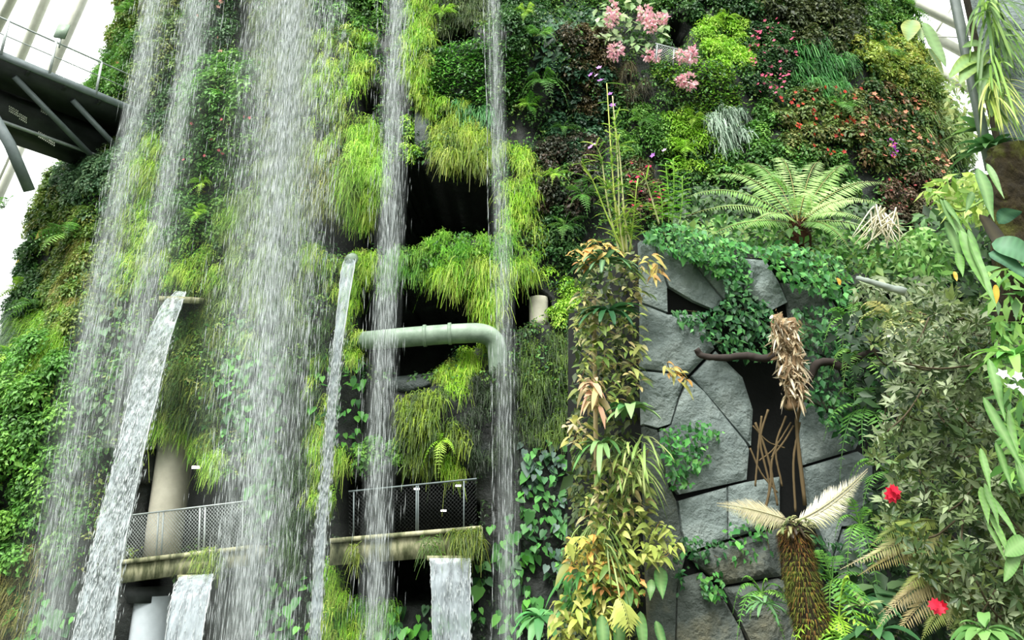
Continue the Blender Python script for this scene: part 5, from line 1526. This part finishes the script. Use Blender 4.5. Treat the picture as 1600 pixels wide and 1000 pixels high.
g = Geo()
for pts in ([(1214, 492), (1224, 540), (1234, 600), (1238, 640)], [(1236, 498), (1246, 560), (1250, 630)]):
    tube(g, smooth_path([at(x, y_, 7.85) for x, y_ in pts], 20), .05, lin((130, 106, 78)), 8, .15)
g.build('root_stem', M['bark'], e)
g = Geo()
for pts, r_ in (([(1238, 610), (1225, 625), (1232, 640), (1250, 632), (1245, 660), (1250, 720), (1258, 790)], .035), ([(1180, 660), (1195, 700), (1205, 745), (1195, 800)], .022), ([(1215, 690), (1205, 730), (1215, 790)], .02),
                ([(1240, 665), (1225, 690), (1205, 715)], .016), ([(1190, 650), (1185, 700), (1180, 760)], .018), ([(1250, 660), (1240, 720), (1243, 800)], .02), ([(1172, 700), (1190, 740), (1215, 770)], .016), ([(1200, 640), (1188, 690), (1202, 760), (1192, 810)], .02), ([(1228, 650), (1212, 700), (1222, 760)], .018), ([(1176, 665), (1200, 690), (1226, 700)], .012), ([(1186, 720), (1210, 700), (1236, 660)], .014)):
    tube(g, smooth_path([at(x, y_, 8.0) for x, y_ in pts], 24), r_ * .62, lin((92, 78, 54)), 7, .1)
tag(g.build('dead_vine', M['bark']), 'tangle of bare brown vines in the recess between the stone slabs', 'vine')

# dead tree fern with two bleached fronds
DY = 6.2
e = empty('dead_tree_fern', at(1285, 1060, DY), 'dead mossy tree fern trunk with two bleached fronds', 'tree fern')
g = Geo()
tp = smooth_path([at(1236, 822, DY), at(1243, 850, DY), at(1255, 920, DY), at(1275, 1000, DY), at(1292, 1080, DY)], 40)
tube(g, tp, np.interp(np.linspace(0, 1, 40), [0, .08, .2, 1], [.05, .1, .12, .155]), WHITE, 26, .06)
g.build('trunk', M['moss_bark'], e)
g = Geo()
k = 5200; i = rng.integers(0, 40, k); a = rng.uniform(0, 6.28, k)
rr = np.interp(i / 39, [0, .08, .2, 1], [.05, .1, .12, .155])
P = tp[i] + np.stack([np.cos(a), np.sin(a), 0 * a], -1) * rr[:, None]
up_ = i / 39
cc = np.where((rng.random(k) < np.interp(up_, [0, .25, .4, 1], [.05, .15, .7, .5]))[:, None], colors(P_((88, 98, 34), (66, 78, 28), (110, 112, 42)), k), colors(P_((130, 96, 46), (96, 66, 34), (70, 48, 28), (54, 44, 26)), k))
blade(g, P, np.stack([np.cos(a) * .6, np.sin(a) * .6, rng.uniform(-1, .1, k)], -1), np.stack([np.cos(a), np.sin(a), .2 + 0 * a], -1), rng.uniform(.02, .05, k), .006, cc, .4, 2, 'thread', flat=True)
mo = g.build('moss_fibres', M['bark'], e); mo['kind'] = 'stuff'
for (mx, my, tx, ty, dy, pl) in ((1190, 795, 1120, 786, -.3, .2), (1290, 800, 1356, 732, -.2, .2)):
    g = Geo()
    fronds(g, at(1238, 815, DY)[None], at(mx, my, DY + dy * .4)[None], at(tx, ty, DY + dy)[None], pl * .72, colors('straw', 1, .03), 66, .085, .25, .9, up=nrm(np.array([0, -1, .35])), spine=.01, spc=lin((186, 178, 140)), shape='lance', taper=.5)
    fronds(g, at(1238, 818, DY)[None], at(mx, my + 8, DY + dy * .4)[None], at(tx, ty + 4, DY + dy)[None], pl * .66, colors(P_((196, 196, 150), (206, 200, 170)), 1, .03), 50, .085, .6, .7, up=nrm(np.array([0, -1, .35])), spine=.008, spc=lin((186, 178, 140)), taper=.5)
    f = g.build('frond', M['dry'], e)
    f['label'] = 'bleached cream frond'
g = Geo()
for _ in range(40):
    x = rng.uniform(1222, 1262); p = at(x, rng.uniform(808, 832), DY - .1)
    blade(g, p[None], np.array([[rng.normal(0, .8), -.4, rng.uniform(-.3, .8)]]), np.array([[0, -.5, 1.]]), .12, .02, colors(P_((96, 110, 60), (60, 50, 34), (150, 150, 100)), 1), .8, 3, 'strap')
g.build('crown', M['leaf'], e)

# ------------------------------------------------------------------ grey-green shrub with red flowers
RB = [(1362, 520), (1420, 470), (1500, 450), (1560, 470), (1640, 500), (1640, 1040), (1560, 1040), (1500, 1000), (1480, 940), (1440, 880), (1400, 830), (1372, 790), (1390, 740), (1352, 706), (1358, 690), (1395, 640), (1380, 600)]
e = empty('rhododendron', at(1560, 1050, 6.), 'large grey-green leaved shrub with a few red flowers at the lower right', 'shrub')
C, N = fpts(RB, 2100, 5.5, 6.9, (-.45, -1, .45))
gap = noise(C * np.array([1, .6, 1]), .95, 11, 10) + rng.normal(0, .25, len(C))
C, N = C[gap > -.35], N[gap > -.35]
C[:, 1] -= .12 * noise(C, 1.4, 3)
k = len(C)
ax = nrm(N + rng.normal(0, .5, (k, 3)))
nl = 7
a = nrm(np.cross(ax, Z)); b_ = np.cross(ax, a)
th = np.tile(np.arange(nl) / nl * 6.283, k)[:, None] + rng.uniform(0, 6.28, (k, 1)).repeat(nl, 0) + rng.normal(0, .2, (k * nl, 1))
el = rng.uniform(.1, 1.3, (k * nl, 1))
D = nrm(np.repeat(a, nl, 0) * np.cos(th) + np.repeat(b_, nl, 0) * np.sin(th) + np.repeat(ax, nl, 0) * el)
L = .078 * rng.lognormal(0, .25, k * nl)
g = Geo()
leaf(g, np.repeat(C, nl, 0) + D * .015, D, np.repeat(ax, nl, 0), L, L * .36, (np.repeat(colors('rhodo', k, .2), nl, 0) * rng.uniform(.75, 1.25, (k * nl, 1))).clip(0, .9), 'ovate')
g.build('foliage', M['gloss'], e)
g = Geo()
root = at(1620, 1150, 6.4)
for i in rng.choice(k, 130, replace=False):
    mid = (C[i] + root) / 2 + np.array([rng.normal(0, .15), .25, .1])
    j = np.argsort(np.linalg.norm(C - C[i], axis=1))[rng.integers(20, 60)]
    tube(g, smooth_path([C[i], (C[i] + C[j]) / 2 + np.array([0, .06, -.04]), C[j] + np.array([0, .1, 0])], 8), .008, lin((78, 70, 52)), 4)
g.build('twigs', M['bark'], e)
put_flowers(e, 'red_flower', 'red flower head', np.array([at(1395, 770, 5.4), at(1465, 952, 5.4), at(1461, 945, 5.38), at(1470, 948, 5.42), at(1394, 775, 5.42), at(1397, 766, 5.38)]), np.tile(np.array([[-.3, -1, .2]]), (6, 1)), .085, P_((196, 20, 44), (214, 40, 66)), 8)

# drooping olive and dead fronds in front of the shrub
e = empty('drooping_tree_fern', at(1480, 860, 6.6), 'tree fern with drooping olive and browned fronds under the grey-green shrub', 'tree fern')
DO = P_((150, 164, 84), (130, 146, 70), (168, 170, 110))
DB = P_((170, 156, 112), (190, 178, 140), (150, 140, 90))
for p0, p1, p2, pl, pal in (((1470, 815), (1420, 800), (1358, 855), .3, DO), ((1480, 830), (1430, 820), (1345, 880), .34, DO), ((1480, 835), (1420, 835), (1312, 890), .24, DB), ((1480, 845), (1420, 850), (1340, 900), .24, DB),
                            ((1540, 880), (1470, 860), (1400, 930), .36, DO), ((1540, 890), (1470, 880), (1372, 960), .36, DB), ((1540, 895), (1460, 900), (1395, 1000), .36, DB), ((1545, 900), (1480, 920), (1440, 1000), .36, DO), ((1540, 885), (1440, 880), (1368, 985), .3, DB), ((1545, 890), (1500, 900), (1480, 985), .34, DO)):
    g = Geo()
    fronds(g, at(*p0, 6.3)[None], at(*p1, 6.0)[None], at(*p2, 5.9)[None], pl * .62, colors(pal, 1, .08), 40, .14, .5, .6, up=nrm(np.array([-.3, -.8, .6])), spine=.007, taper=.4)
    f = g.build('frond', M['dry'] if pal is DB else M['leaf'], e)
    if pal is DB: f['label'] = 'browned dead frond'

# broad leaves at the bottom right
rosette('broad-leaved plant with blue-green leaves at the bottom right of the dead trunk', 1345, 935, 6.6, 12, .42, .12, P_((70, 120, 76), (90, 144, 92)), prof='tongue', name='broad_leaf_plant', cat='plant', droop=.6)
rosette('pale yellow-green leaf whorl right of the mossy dead trunk', 1350, 950, 6.2, 9, .2, .06, P_((190, 204, 140), (160, 190, 110)), prof='tongue', name='variegated_plant', cat='plant', droop=.4)
rosette('dark broad leaves at the very bottom between dead trunk and browned fronds', 1370, 990, 6.0, 12, .4, .1, P_((60, 104, 62), (80, 128, 76)), prof='tongue', name='broad_leaf_plant', cat='plant', droop=.7)
rosette('large round-leaved plant behind the browned fronds', 1385, 925, 6.7, 6, .42, .18, P_((96, 124, 80), (76, 110, 70)), prof='tongue', name='broad_leaf_plant', cat='plant', droop=.8)
rosette('small willow-leaved sprig left of the mossy dead trunk', 1195, 945, 6.4, 14, .22, .03, P_((120, 170, 110), (96, 150, 90)), name='leafy_sprig', cat='plant', droop=.8)
rosette('fresh green leaves along the bottom edge right of the dead trunk', 1320, 1000, 6.0, 20, .26, .05, P_((120, 180, 70), (150, 200, 90)), name='leafy_plant', cat='plant', droop=.9)
rosette('leafy plant at the bottom edge below the right red flower', 1540, 985, 5.2, 16, .24, .08, P_((90, 140, 70), (120, 166, 90)), prof='tongue', name='leafy_plant', cat='plant')

# ------------------------------------------------------------------ right edge: column and hanging plants
cx0 = at(1566, 120, 5.0)
e = empty('stone_column', np.array([cx0[0] + .3, 5.3, -3.]), 'stone clad column at the upper right edge above a dark mossy trunk', 'column')
zb = at(1580, 245, 5.)[2]; zm = at(1580, 47, 5.)[2]; zt = 9.5
for z0, z1 in ((zb, zm - .006), (zm + .006, zt)):
    x0, x1 = cx0[0], cx0[0] + .9
    bm = bmesh.new()
    bmesh.ops.create_grid(bm, x_segments=24, y_segments=40, size=.5)
    P = np.array([v.co for v in bm.verts])
    W3 = np.stack([x0 + (P[:, 0] + .5) * (x1 - x0), 5.0 + 0 * P[:, 0], z0 + (P[:, 1] + .5) * (z1 - z0)], -1)
    rel = np.abs(noise(W3, 1.6, 4)) * .03 + noise(W3, 4., 18) * .008
    ed = (np.abs(P).max(1) > .499)
    W3[:, 1] -= np.where(ed, 0, rel)
    for v, w3 in zip(bm.verts, W3): v.co = Vector(w3)
    r_ = bmesh.ops.extrude_edge_only(bm, edges=[q_ for q_ in bm.edges if q_.is_boundary])
    for v in r_['geom']:
        if isinstance(v, bmesh.types.BMVert): v.co.y += .16
    bmesh.ops.translate(bm, vec=-Vector(e.location), verts=bm.verts)
    bmesh.ops.recalc_face_normals(bm, faces=bm.faces)
    me = bpy.data.meshes.new('stone_panel'); bm.to_mesh(me); bm.free(); me.materials.append(M['slate'])
    o = bpy.data.objects.new('stone_panel', me); COL.objects.link(o); o.parent = e; o.matrix_parent_inverse.identity()
g = Geo(); beam(g, np.array([cx0[0] + .55, 5.4, -3]), np.array([cx0[0] + .55, 5.4, zt]), .5, .5, WHITE, up=np.array([0, 1., 0])); g.build('column_core', M['moss_bark'], e)
g = Geo(); beam(g, np.array([cx0[0] - .1, 5.2, zb]), np.array([cx0[0] - .1, 5.2, zt]), .06, .05, WHITE, up=np.array([0, 1., 0])); g.build('steel_edge', M['steel'], e)
g = Geo(); tube(g, smooth_path([at(1578, 235, 4.9), at(1577, 300, 4.9), at(1582, 380, 4.95), at(1590, 520, 5.0)], 30), .13, WHITE, 16, .1)
tag(g.build('mossy_post', M['moss_bark']), 'dark mossy trunk under the stone clad column at the right edge', 'trunk')


def hanger(name, label, x0, x1, y0, y1, y, n, L, W, pal, droop=(.8, 1.6), cat='plant'):
    p = np.stack([rng.uniform(x0, x1, n), rng.uniform(y0, y1, n)], -1)
    P = at(p[:, 0], p[:, 1], y + rng.uniform(-.15, .1, n))
    a = rng.uniform(-1.2, 1.2, n)
    g = Geo()
    blade(g, P, np.stack([np.sin(a) * .6, -.4 * np.cos(a), rng.uniform(-.9, .2, n)], -1), np.stack([np.sin(a) * .4, -1 + 0 * a, .4 + 0 * a], -1), L * rng.lognormal(0, .25, n), W, colors(pal, n, .12), rng.uniform(*droop, n), 6, 'strap', .1)
    return tag(g.build(name, M['leaf']), label, cat)


HG = P_((116, 156, 66), (136, 172, 80), (92, 132, 56), (76, 112, 50))
hanger('hanging_strap_fern', 'long green strap leaves hanging down the front of the stone column', 1536, 1556, -30, 40, 4.85, 60, .3, .022, HG)
hanger('hanging_strap_fern', 'lower tail of green straps hanging along the edge of the stone column', 1546, 1564, 40, 150, 4.8, 60, .22, .018, HG)
hanger('hanging_strap_fern', 'thin drooping strands under the strap leaves beside the column foot', 1545, 1565, 115, 160, 4.8, 40, .22, .012, P_((170, 190, 90), (190, 200, 110)))
bigleaves('staghorn_plant', 'cluster of big leaves growing left of the stone column', 'plant', [(1540, 85, 4.8, 60, 26, -60, .4), (1545, 100, 4.8, 55, 24, -30, .3), (1535, 90, 4.8, 60, 20, -80, .5), (1548, 120, 4.8, 60, 20, -20, .2), (1550, 150, 4.8, 50, 14, 10, 0), (1555, 160, 4.8, 45, 10, 0, 0), (1540, 75, 4.8, 40, 16, -110, .5)],
          P_((110, 150, 70), (84, 130, 66), (150, 180, 80)), 'tongue')
bigleaves('philodendron', 'two long pale leaves dangling against the bright dome at the top right', 'plant', [(1443, 35, 7.5, 85, 15, 2, 0), (1452, 75, 7.5, 50, 9, 4, 0), (1425, 32, 7.5, 38, 22, -25, .1), (1432, 40, 7.5, 30, 8, 0, 0)], P_((150, 180, 84), (120, 156, 84), (180, 190, 90)), 'tongue')
rosette('large glossy-leaved plant beside the foot of the stone column', 1552, 235, 5.2, 18, .34, .07, P_((96, 150, 84), (124, 176, 100), (74, 126, 70)), prof='tongue', name='glossy_leaf_plant', cat='plant', droop=.6, arc=(1.2, 5.6))
rosette('upper leaf whorl right against the dome light', 1535, 205, 5.4, 10, .3, .06, P_((110, 160, 90), (150, 190, 100)), prof='tongue', name='glossy_leaf_plant', cat='plant', droop=.4, arc=(1.0, 4.6))
PH = P_((88, 140, 62), (106, 156, 72), (76, 126, 58))
bigleaves('philodendron', 'long veined leaves hanging in front of the whorled shrub', 'plant', [(1468, 310, 4.6, 62, 13, 4, 0), (1478, 345, 4.6, 78, 16, 0, 0), (1474, 312, 4.6, 50, 10, 12, 0), (1486, 340, 4.6, 60, 11, 12, 0)], PH, 'point', [[(1470, 308, 4.6), (1500, 330, 4.7), (1550, 305, 4.8)]])
bigleaves('philodendron', 'pale veined leaf hanging nearest to the mossy trunk', 'plant', [(1528, 262, 4.5, 90, 18, -6, 0), (1542, 255, 4.5, 60, 8, 2, 0), (1520, 300, 4.6, 40, 10, -35, .1)], PH, 'point')
bigleaves('philodendron', 'long drooping pointed leaves below the pale hanging leaf', 'plant', [(1500, 360, 4.5, 122, 17, 4, 0), (1512, 358, 4.5, 100, 15, -4, 0), (1496, 395, 4.5, 40, 12, -8, 0)], P_((112, 168, 70), (130, 184, 84), (96, 150, 64)), 'point')
bigleaves('dark_leaf_plant', 'large dark quilted leaf at the right edge beside the mossy trunk', 'plant', [(1550, 380, 4.4, 60, 34, 65, .2), (1545, 395, 4.4, 50, 22, 55, .3), (1560, 350, 4.5, 50, 22, 150, .6)], P_((64, 112, 84), (84, 136, 90)), 'tongue', rib=(110, 160, 120))
bigleaves('banana_leaf', 'very dark long leaf hanging below the mossy trunk', 'leaf', [(1530, 335, 4.9, 105, 22, 14, 0)], P_((50, 46, 32),), 'tongue', rib=(80, 74, 50))
bigleaves('fallen_leaf', 'yellow leaf caught in the foliage under the dark quilted leaf', 'leaf', [(1556, 445, 4.4, 28, 8, -20, .1)], 'yellow', 'tongue', rib=(220, 190, 60))
bigleaves('fallen_leaf', 'yellow leaf hanging beside the long drooping pointed leaves', 'leaf', [(1491, 424, 4.4, 16, 5, -5, 0)], 'yellow', 'tongue', rib=(220, 190, 60))
bigleaves('fallen_leaf', 'orange-yellow leaf on the dark ivy right of the wall top', 'leaf', [(1309, 434, 7.7, 13, 7, 0, 0)], P_((236, 170, 40),), 'tongue', rib=(230, 180, 60))
bigleaves('philodendron', 'veined hanging leaves at the right edge below the white flowers', 'plant', [(1536, 620, 4.2, 110, 12, 10, .0), (1545, 560, 4.2, 90, 12, -6, 0), (1555, 690, 4.2, 66, 10, 0, 0), (1532, 700, 4.2, 60, 9, -6, 0), (1575, 640, 4.2, 90, 13, -12, 0), (1590, 720, 4.2, 70, 14, 0, 0)], P_((100, 156, 60), (116, 170, 74), (84, 140, 56)), 'point')
bigleaves('philodendron', 'bright lime pointed leaves hanging over the grey-green shrub', 'plant', [(1538, 755, 4.3, 60, 13, 0, 0), (1545, 800, 4.3, 70, 11, 8, 0), (1548, 775, 4.3, 62, 12, 16, 0), (1533, 760, 4.3, 50, 12, -8, 0), (1541, 815, 4.3, 55, 9, 10, 0)], P_((130, 190, 90), (150, 204, 104)), 'point')
bigleaves('broad_leaf_plant', 'rounded leaves at the right edge beside the bright lime leaves', 'plant', [(1604, 845, 4.2, 40, 22, -75, .2), (1590, 865, 4.2, 40, 15, -50, .2), (1600, 880, 4.2, 60, 11, -10, 0)], P_((110, 160, 80), (90, 144, 76)), 'tongue')
rosette('bright green leaves around the white flowers at the right edge', 1585, 560, 4.4, 18, .3, .06, P_((110, 170, 70), (140, 196, 90), (90, 150, 64)), prof='tongue', name='white_flower_shrub', cat='shrub', droop=.8)
wf = bpy.data.objects['white_flower_shrub']
put_flowers(wf, 'white_flower', 'white flower', np.array([at(x, y_, 4.05) for x, y_ in ((1566, 585), (1578, 592), (1590, 588), (1582, 605), (1596, 612), (1574, 603))]), np.tile(np.array([[-.2, -1, .2]]), (6, 1)), .06, P_((240, 242, 236), (250, 250, 246)), 5)
fleaf('right_edge_shrub', 'light green leafy growth at the right edge around the hanging leaves', 'shrub', [(1545, 420), (1640, 380), (1640, 760), (1570, 760), (1560, 600)], 620, (4.5, 5.4), .125, P_((110, 160, 70), (84, 134, 62), (140, 184, 90)), 'lance', .3)
fleaf('silhouette_shrub', 'leafy shrub against the dome light beside the right skyline', 'shrub', [(1480, 120), (1520, 95), (1545, 140), (1535, 230), (1495, 240), (1478, 180)], 330, (7.5, 8.3), .1, P_((130, 156, 84), (110, 140, 70), (160, 170, 100)), 'lance', .4)

# ------------------------------------------------------------------ aerial walkway at the upper left
E1 = at(197, 165, 20.8)
zd = E1[2]


def atz(px, py, z):
    d = ray(px, py)
    return EYE + d * ((z - EYE[2]) / d[2])


E0 = atz(-70, 54, zd)
dr = nrm(E1 - E0)
sd_ = nrm(np.cross(Z, dr))
if sd_[1] < 0: sd_ = -sd_
E0, E1 = E0 - dr * 2, E1 + dr * .6
e = empty('aerial_walkway', E0, 'dark steel aerial walkway reaching the mountain at the upper left', 'walkway')
wd = 3.3
g = Geo(); beam(g, E0 + sd_ * wd / 2 - Z * .02, E1 + sd_ * wd / 2 - Z * .02, wd, .1, WHITE); g.build('deck', M['dark'], e)
g = Geo(); beam(g, E0 - Z * .05, E1 - Z * .05, .06, .24, WHITE); g.build('fascia', M['grey'], e)
g = Geo(); beam(g, E0 + sd_ * wd - Z * .05, E1 + sd_ * wd - Z * .05, .06, .24, WHITE); g.build('fascia', M['grey'], e)
g = Geo()
A = E0 + sd_ * .5 - Z * .1; B = E1 + sd_ * .5 - Z * .1
A2 = E0 + sd_ * 1.0 - Z * .55; B2 = E1 + sd_ * 1.0 - Z * .55
g.add(np.array([[E0 - Z * .16 + sd_ * .03, E1 - Z * .16 + sd_ * .03, B2, A2, E0 - Z * .1 + sd_ * .1, E1 - Z * .1 + sd_ * .1, B2 + sd_ * .05 + Z * .3, A2 + sd_ * .05 + Z * .3]]), BT, WHITE); g.build('soffit', M['dark'], e)
G0, G1 = E0 + sd_ * 1.9 - Z * .75, E1 + sd_ * 1.9 - Z * .75
g = Geo(); beam(g, G0, G1, 1.3, 1.3, WHITE); gd = g.build('box_girder', M['dark'], e)
g = Geo()
LNG = np.linalg.norm(G1 - G0)
def ongird(px, py):
    d = ray(px, py); fc = G0 - sd_ * .67
    return EYE + d * (((fc - EYE) @ sd_) / (d @ sd_))


for (px, py), n, m_ in (((14, 166), 6, 3), ((30, 178), 5, 3), ((60, 206), 6, 3), ((76, 219), 4, 2), ((64, 170), 4, 2), ((80, 180), 2, 1)):
    for r_ in range(m_):
        for q_ in range(n):
            p = ongird(px + q_ * 2.6, py + q_ * 1.5 + r_ * 3.6)
            beam(g, p, p + dr * rng.uniform(.02, .035), .012, .05, lin((235, 238, 236)))
mk = g.build('white_lettering', M['white'], gd)
g = Geo()
for s0 in np.linspace(.12, .95, 7):
    p = E0 + (E1 - E0) * s0
    beam(g, p - Z * .16, p + sd_ * wd - Z * .16, .1, .16, WHITE)
g.build('cross_beam', M['dark'], e)
for s0 in (.5, .72):
    p = E0 + (E1 - E0) * s0
    g = Geo(); tube(g, [p + sd_ * .35 - Z * .35, p + dr * 2.6 + sd_ * 1.2 - Z * 1.5], .09, WHITE, 10); g.build('strut', M['grey'], e)
g = Geo(); beam(g, G0 - Z * .68 - sd_ * .66, G1 - Z * .68 - sd_ * .66, .08, .08, WHITE); g.build('edge_strip', M['steel'], e)
g = Geo(); tube(g, [at(-20, 165, 18.6), at(15, 225, 18.9), at(46, 298, 19.6)], .16, WHITE, 12); g.build('support_leg', M['grey'], e)
rh = 1.12
g = Geo(); tube(g, [E0 + Z * rh, (E0 + E1) / 2 + Z * rh, E1 + Z * rh], .028, WHITE, 8); g.build('handrail', M['steel'], e)
g = Geo(); tube(g, [E0 + Z * .62, (E0 + E1) / 2 + Z * .62, E1 + Z * .62], .018, WHITE, 8); g.build('mid_rail', M['steel'], e)
for px, py in ((2, 82), (78, 112), (150, 145)):
    p = atz(px, py, zd)
    g = Geo(); beam(g, p - Z * .05, p + Z * rh, .07, .03, WHITE, up=np.array([0, 1., 0])); g.build('post', M['steel'], e)
p = atz(84, 114, zd)
g = Geo(); tube(g, [p + Z * .9, p + Z * 1.35], .025, WHITE, 8); g.build('sign_post', M['steel'], e)
g = Geo(); beam(g, p + np.array([-.17, -.03, 1.5]), p + np.array([.17, -.03, 1.44]), .05, .5, WHITE); g.build('information_panel', M['pipe'], e)

# ------------------------------------------------------------------ glass dome behind
def rib(a, b, y0, y1, r, label=None, name='dome_rib'):
    g = Geo(); A_, B_ = at(*a, y0), at(*b, y1)
    A_, B_ = A_ - (B_ - A_) * 1.2, B_ + (B_ - A_) * (1.6 if A_[0] < 0 or r > .1 else .1)
    tube(g, [A_, A_ * .5 + B_ * .5, B_], r, WHITE, 12)
    o = g.build(name, M['white'])
    return tag(o, label, 'dome rib', 'white ribs of the glass dome')


rib((22, -8), (-10, 55), 38, 40, .28, 'white dome rib at the very left top corner')
rib((76, -12), (30, 96), 38, 40, .26, 'second white dome rib from the left above the walkway')
rib((135, -12), (74, 125), 38, 40, .26, 'white dome rib behind the information panel above the walkway')
rib((30, 235), (-8, 320), 40, 41, .25, 'white dome rib below the walkway at the left edge')
rib((1400, -10), (1545, 62), 40, 40, .3, 'topmost white dome rib right of the mountain')
rib((1446, 50), (1560, 112), 41, 41, .3, 'second white dome rib right of the mountain')
rib((1496, 128), (1560, 165), 42, 42, .28, 'third white dome rib right of the mountain, mostly behind leaves')
rib((1500, -10), (1455, 62), 40, 41, .07, 'slim white brace crossing between the right dome ribs')
rib((1450, 57), (1530, 59), 40, 40, .04, 'thin steel cable stretched across the right dome ribs')
for n, q in (('window_1', [(-140, -60), (260, -60), (260, 420), (-140, 420)]), ('window_2', [(1380, -60), (1700, -60), (1700, 330), (1380, 330)])):
    V = np.array([at(*p, 46.) for p in q]); V = np.concatenate([V, V + np.array([0, .05, 0])])
    g = Geo(); g.add(V[None], BT, WHITE)
    tag(g.build(n, M['glass']), 'curved glass skin of the dome', 'glass', kind='structure')
g = Geo(); g.add(np.array([[(-60, -10, -3.3), (60, -10, -3.3), (60, 60, -3.3), (-60, 60, -3.3)]], float), [(0, 1, 2), (0, 2, 3)], WHITE)  # unseen ground plane, put in to stop sky light coming from below
tag(g.build('floor', M['floor'], loc=(0, 0, -3.3)), 'unseen dark ground below the mountain, added to block light from beneath', 'floor', kind='structure')

c, n_ = hit(1357, 262, .5)
e = empty('purple_flower_spike', c[0], 'spike of magenta-purple flowers at the lower edge of the flowering slope', 'flower')
g = Geo(); tube(g, [c[0] - Z * .25, c[0] + Z * .3], .012, lin((90, 120, 60)), 5); g.build('stem', M['bark'], e)
P = c + np.stack([rng.normal(0, .07, 16), rng.normal(0, .05, 16) - .05, np.linspace(-.25, .3, 16)], -1)
put_flowers(e, 'purple_flower', 'magenta-purple flower', P, np.tile(np.array([[0, -1, .2]]), (16, 1)), .09, P_((190, 60, 190), (206, 90, 206), (170, 50, 180)))
for px, py, lab in ((82, 352, 'large yellow leaf on the left slope above the arching fern'), (52, 390, 'yellow-green leaf near the left skyline')):
    c, n_ = hit(px, py, .5)
    bigleaves('yellow_leaf', lab, 'leaf', [(px, py, float(c[0][1]), 26, 13, -40, .2)], P_((226, 214, 70),), 'point', rib=(220, 210, 90))
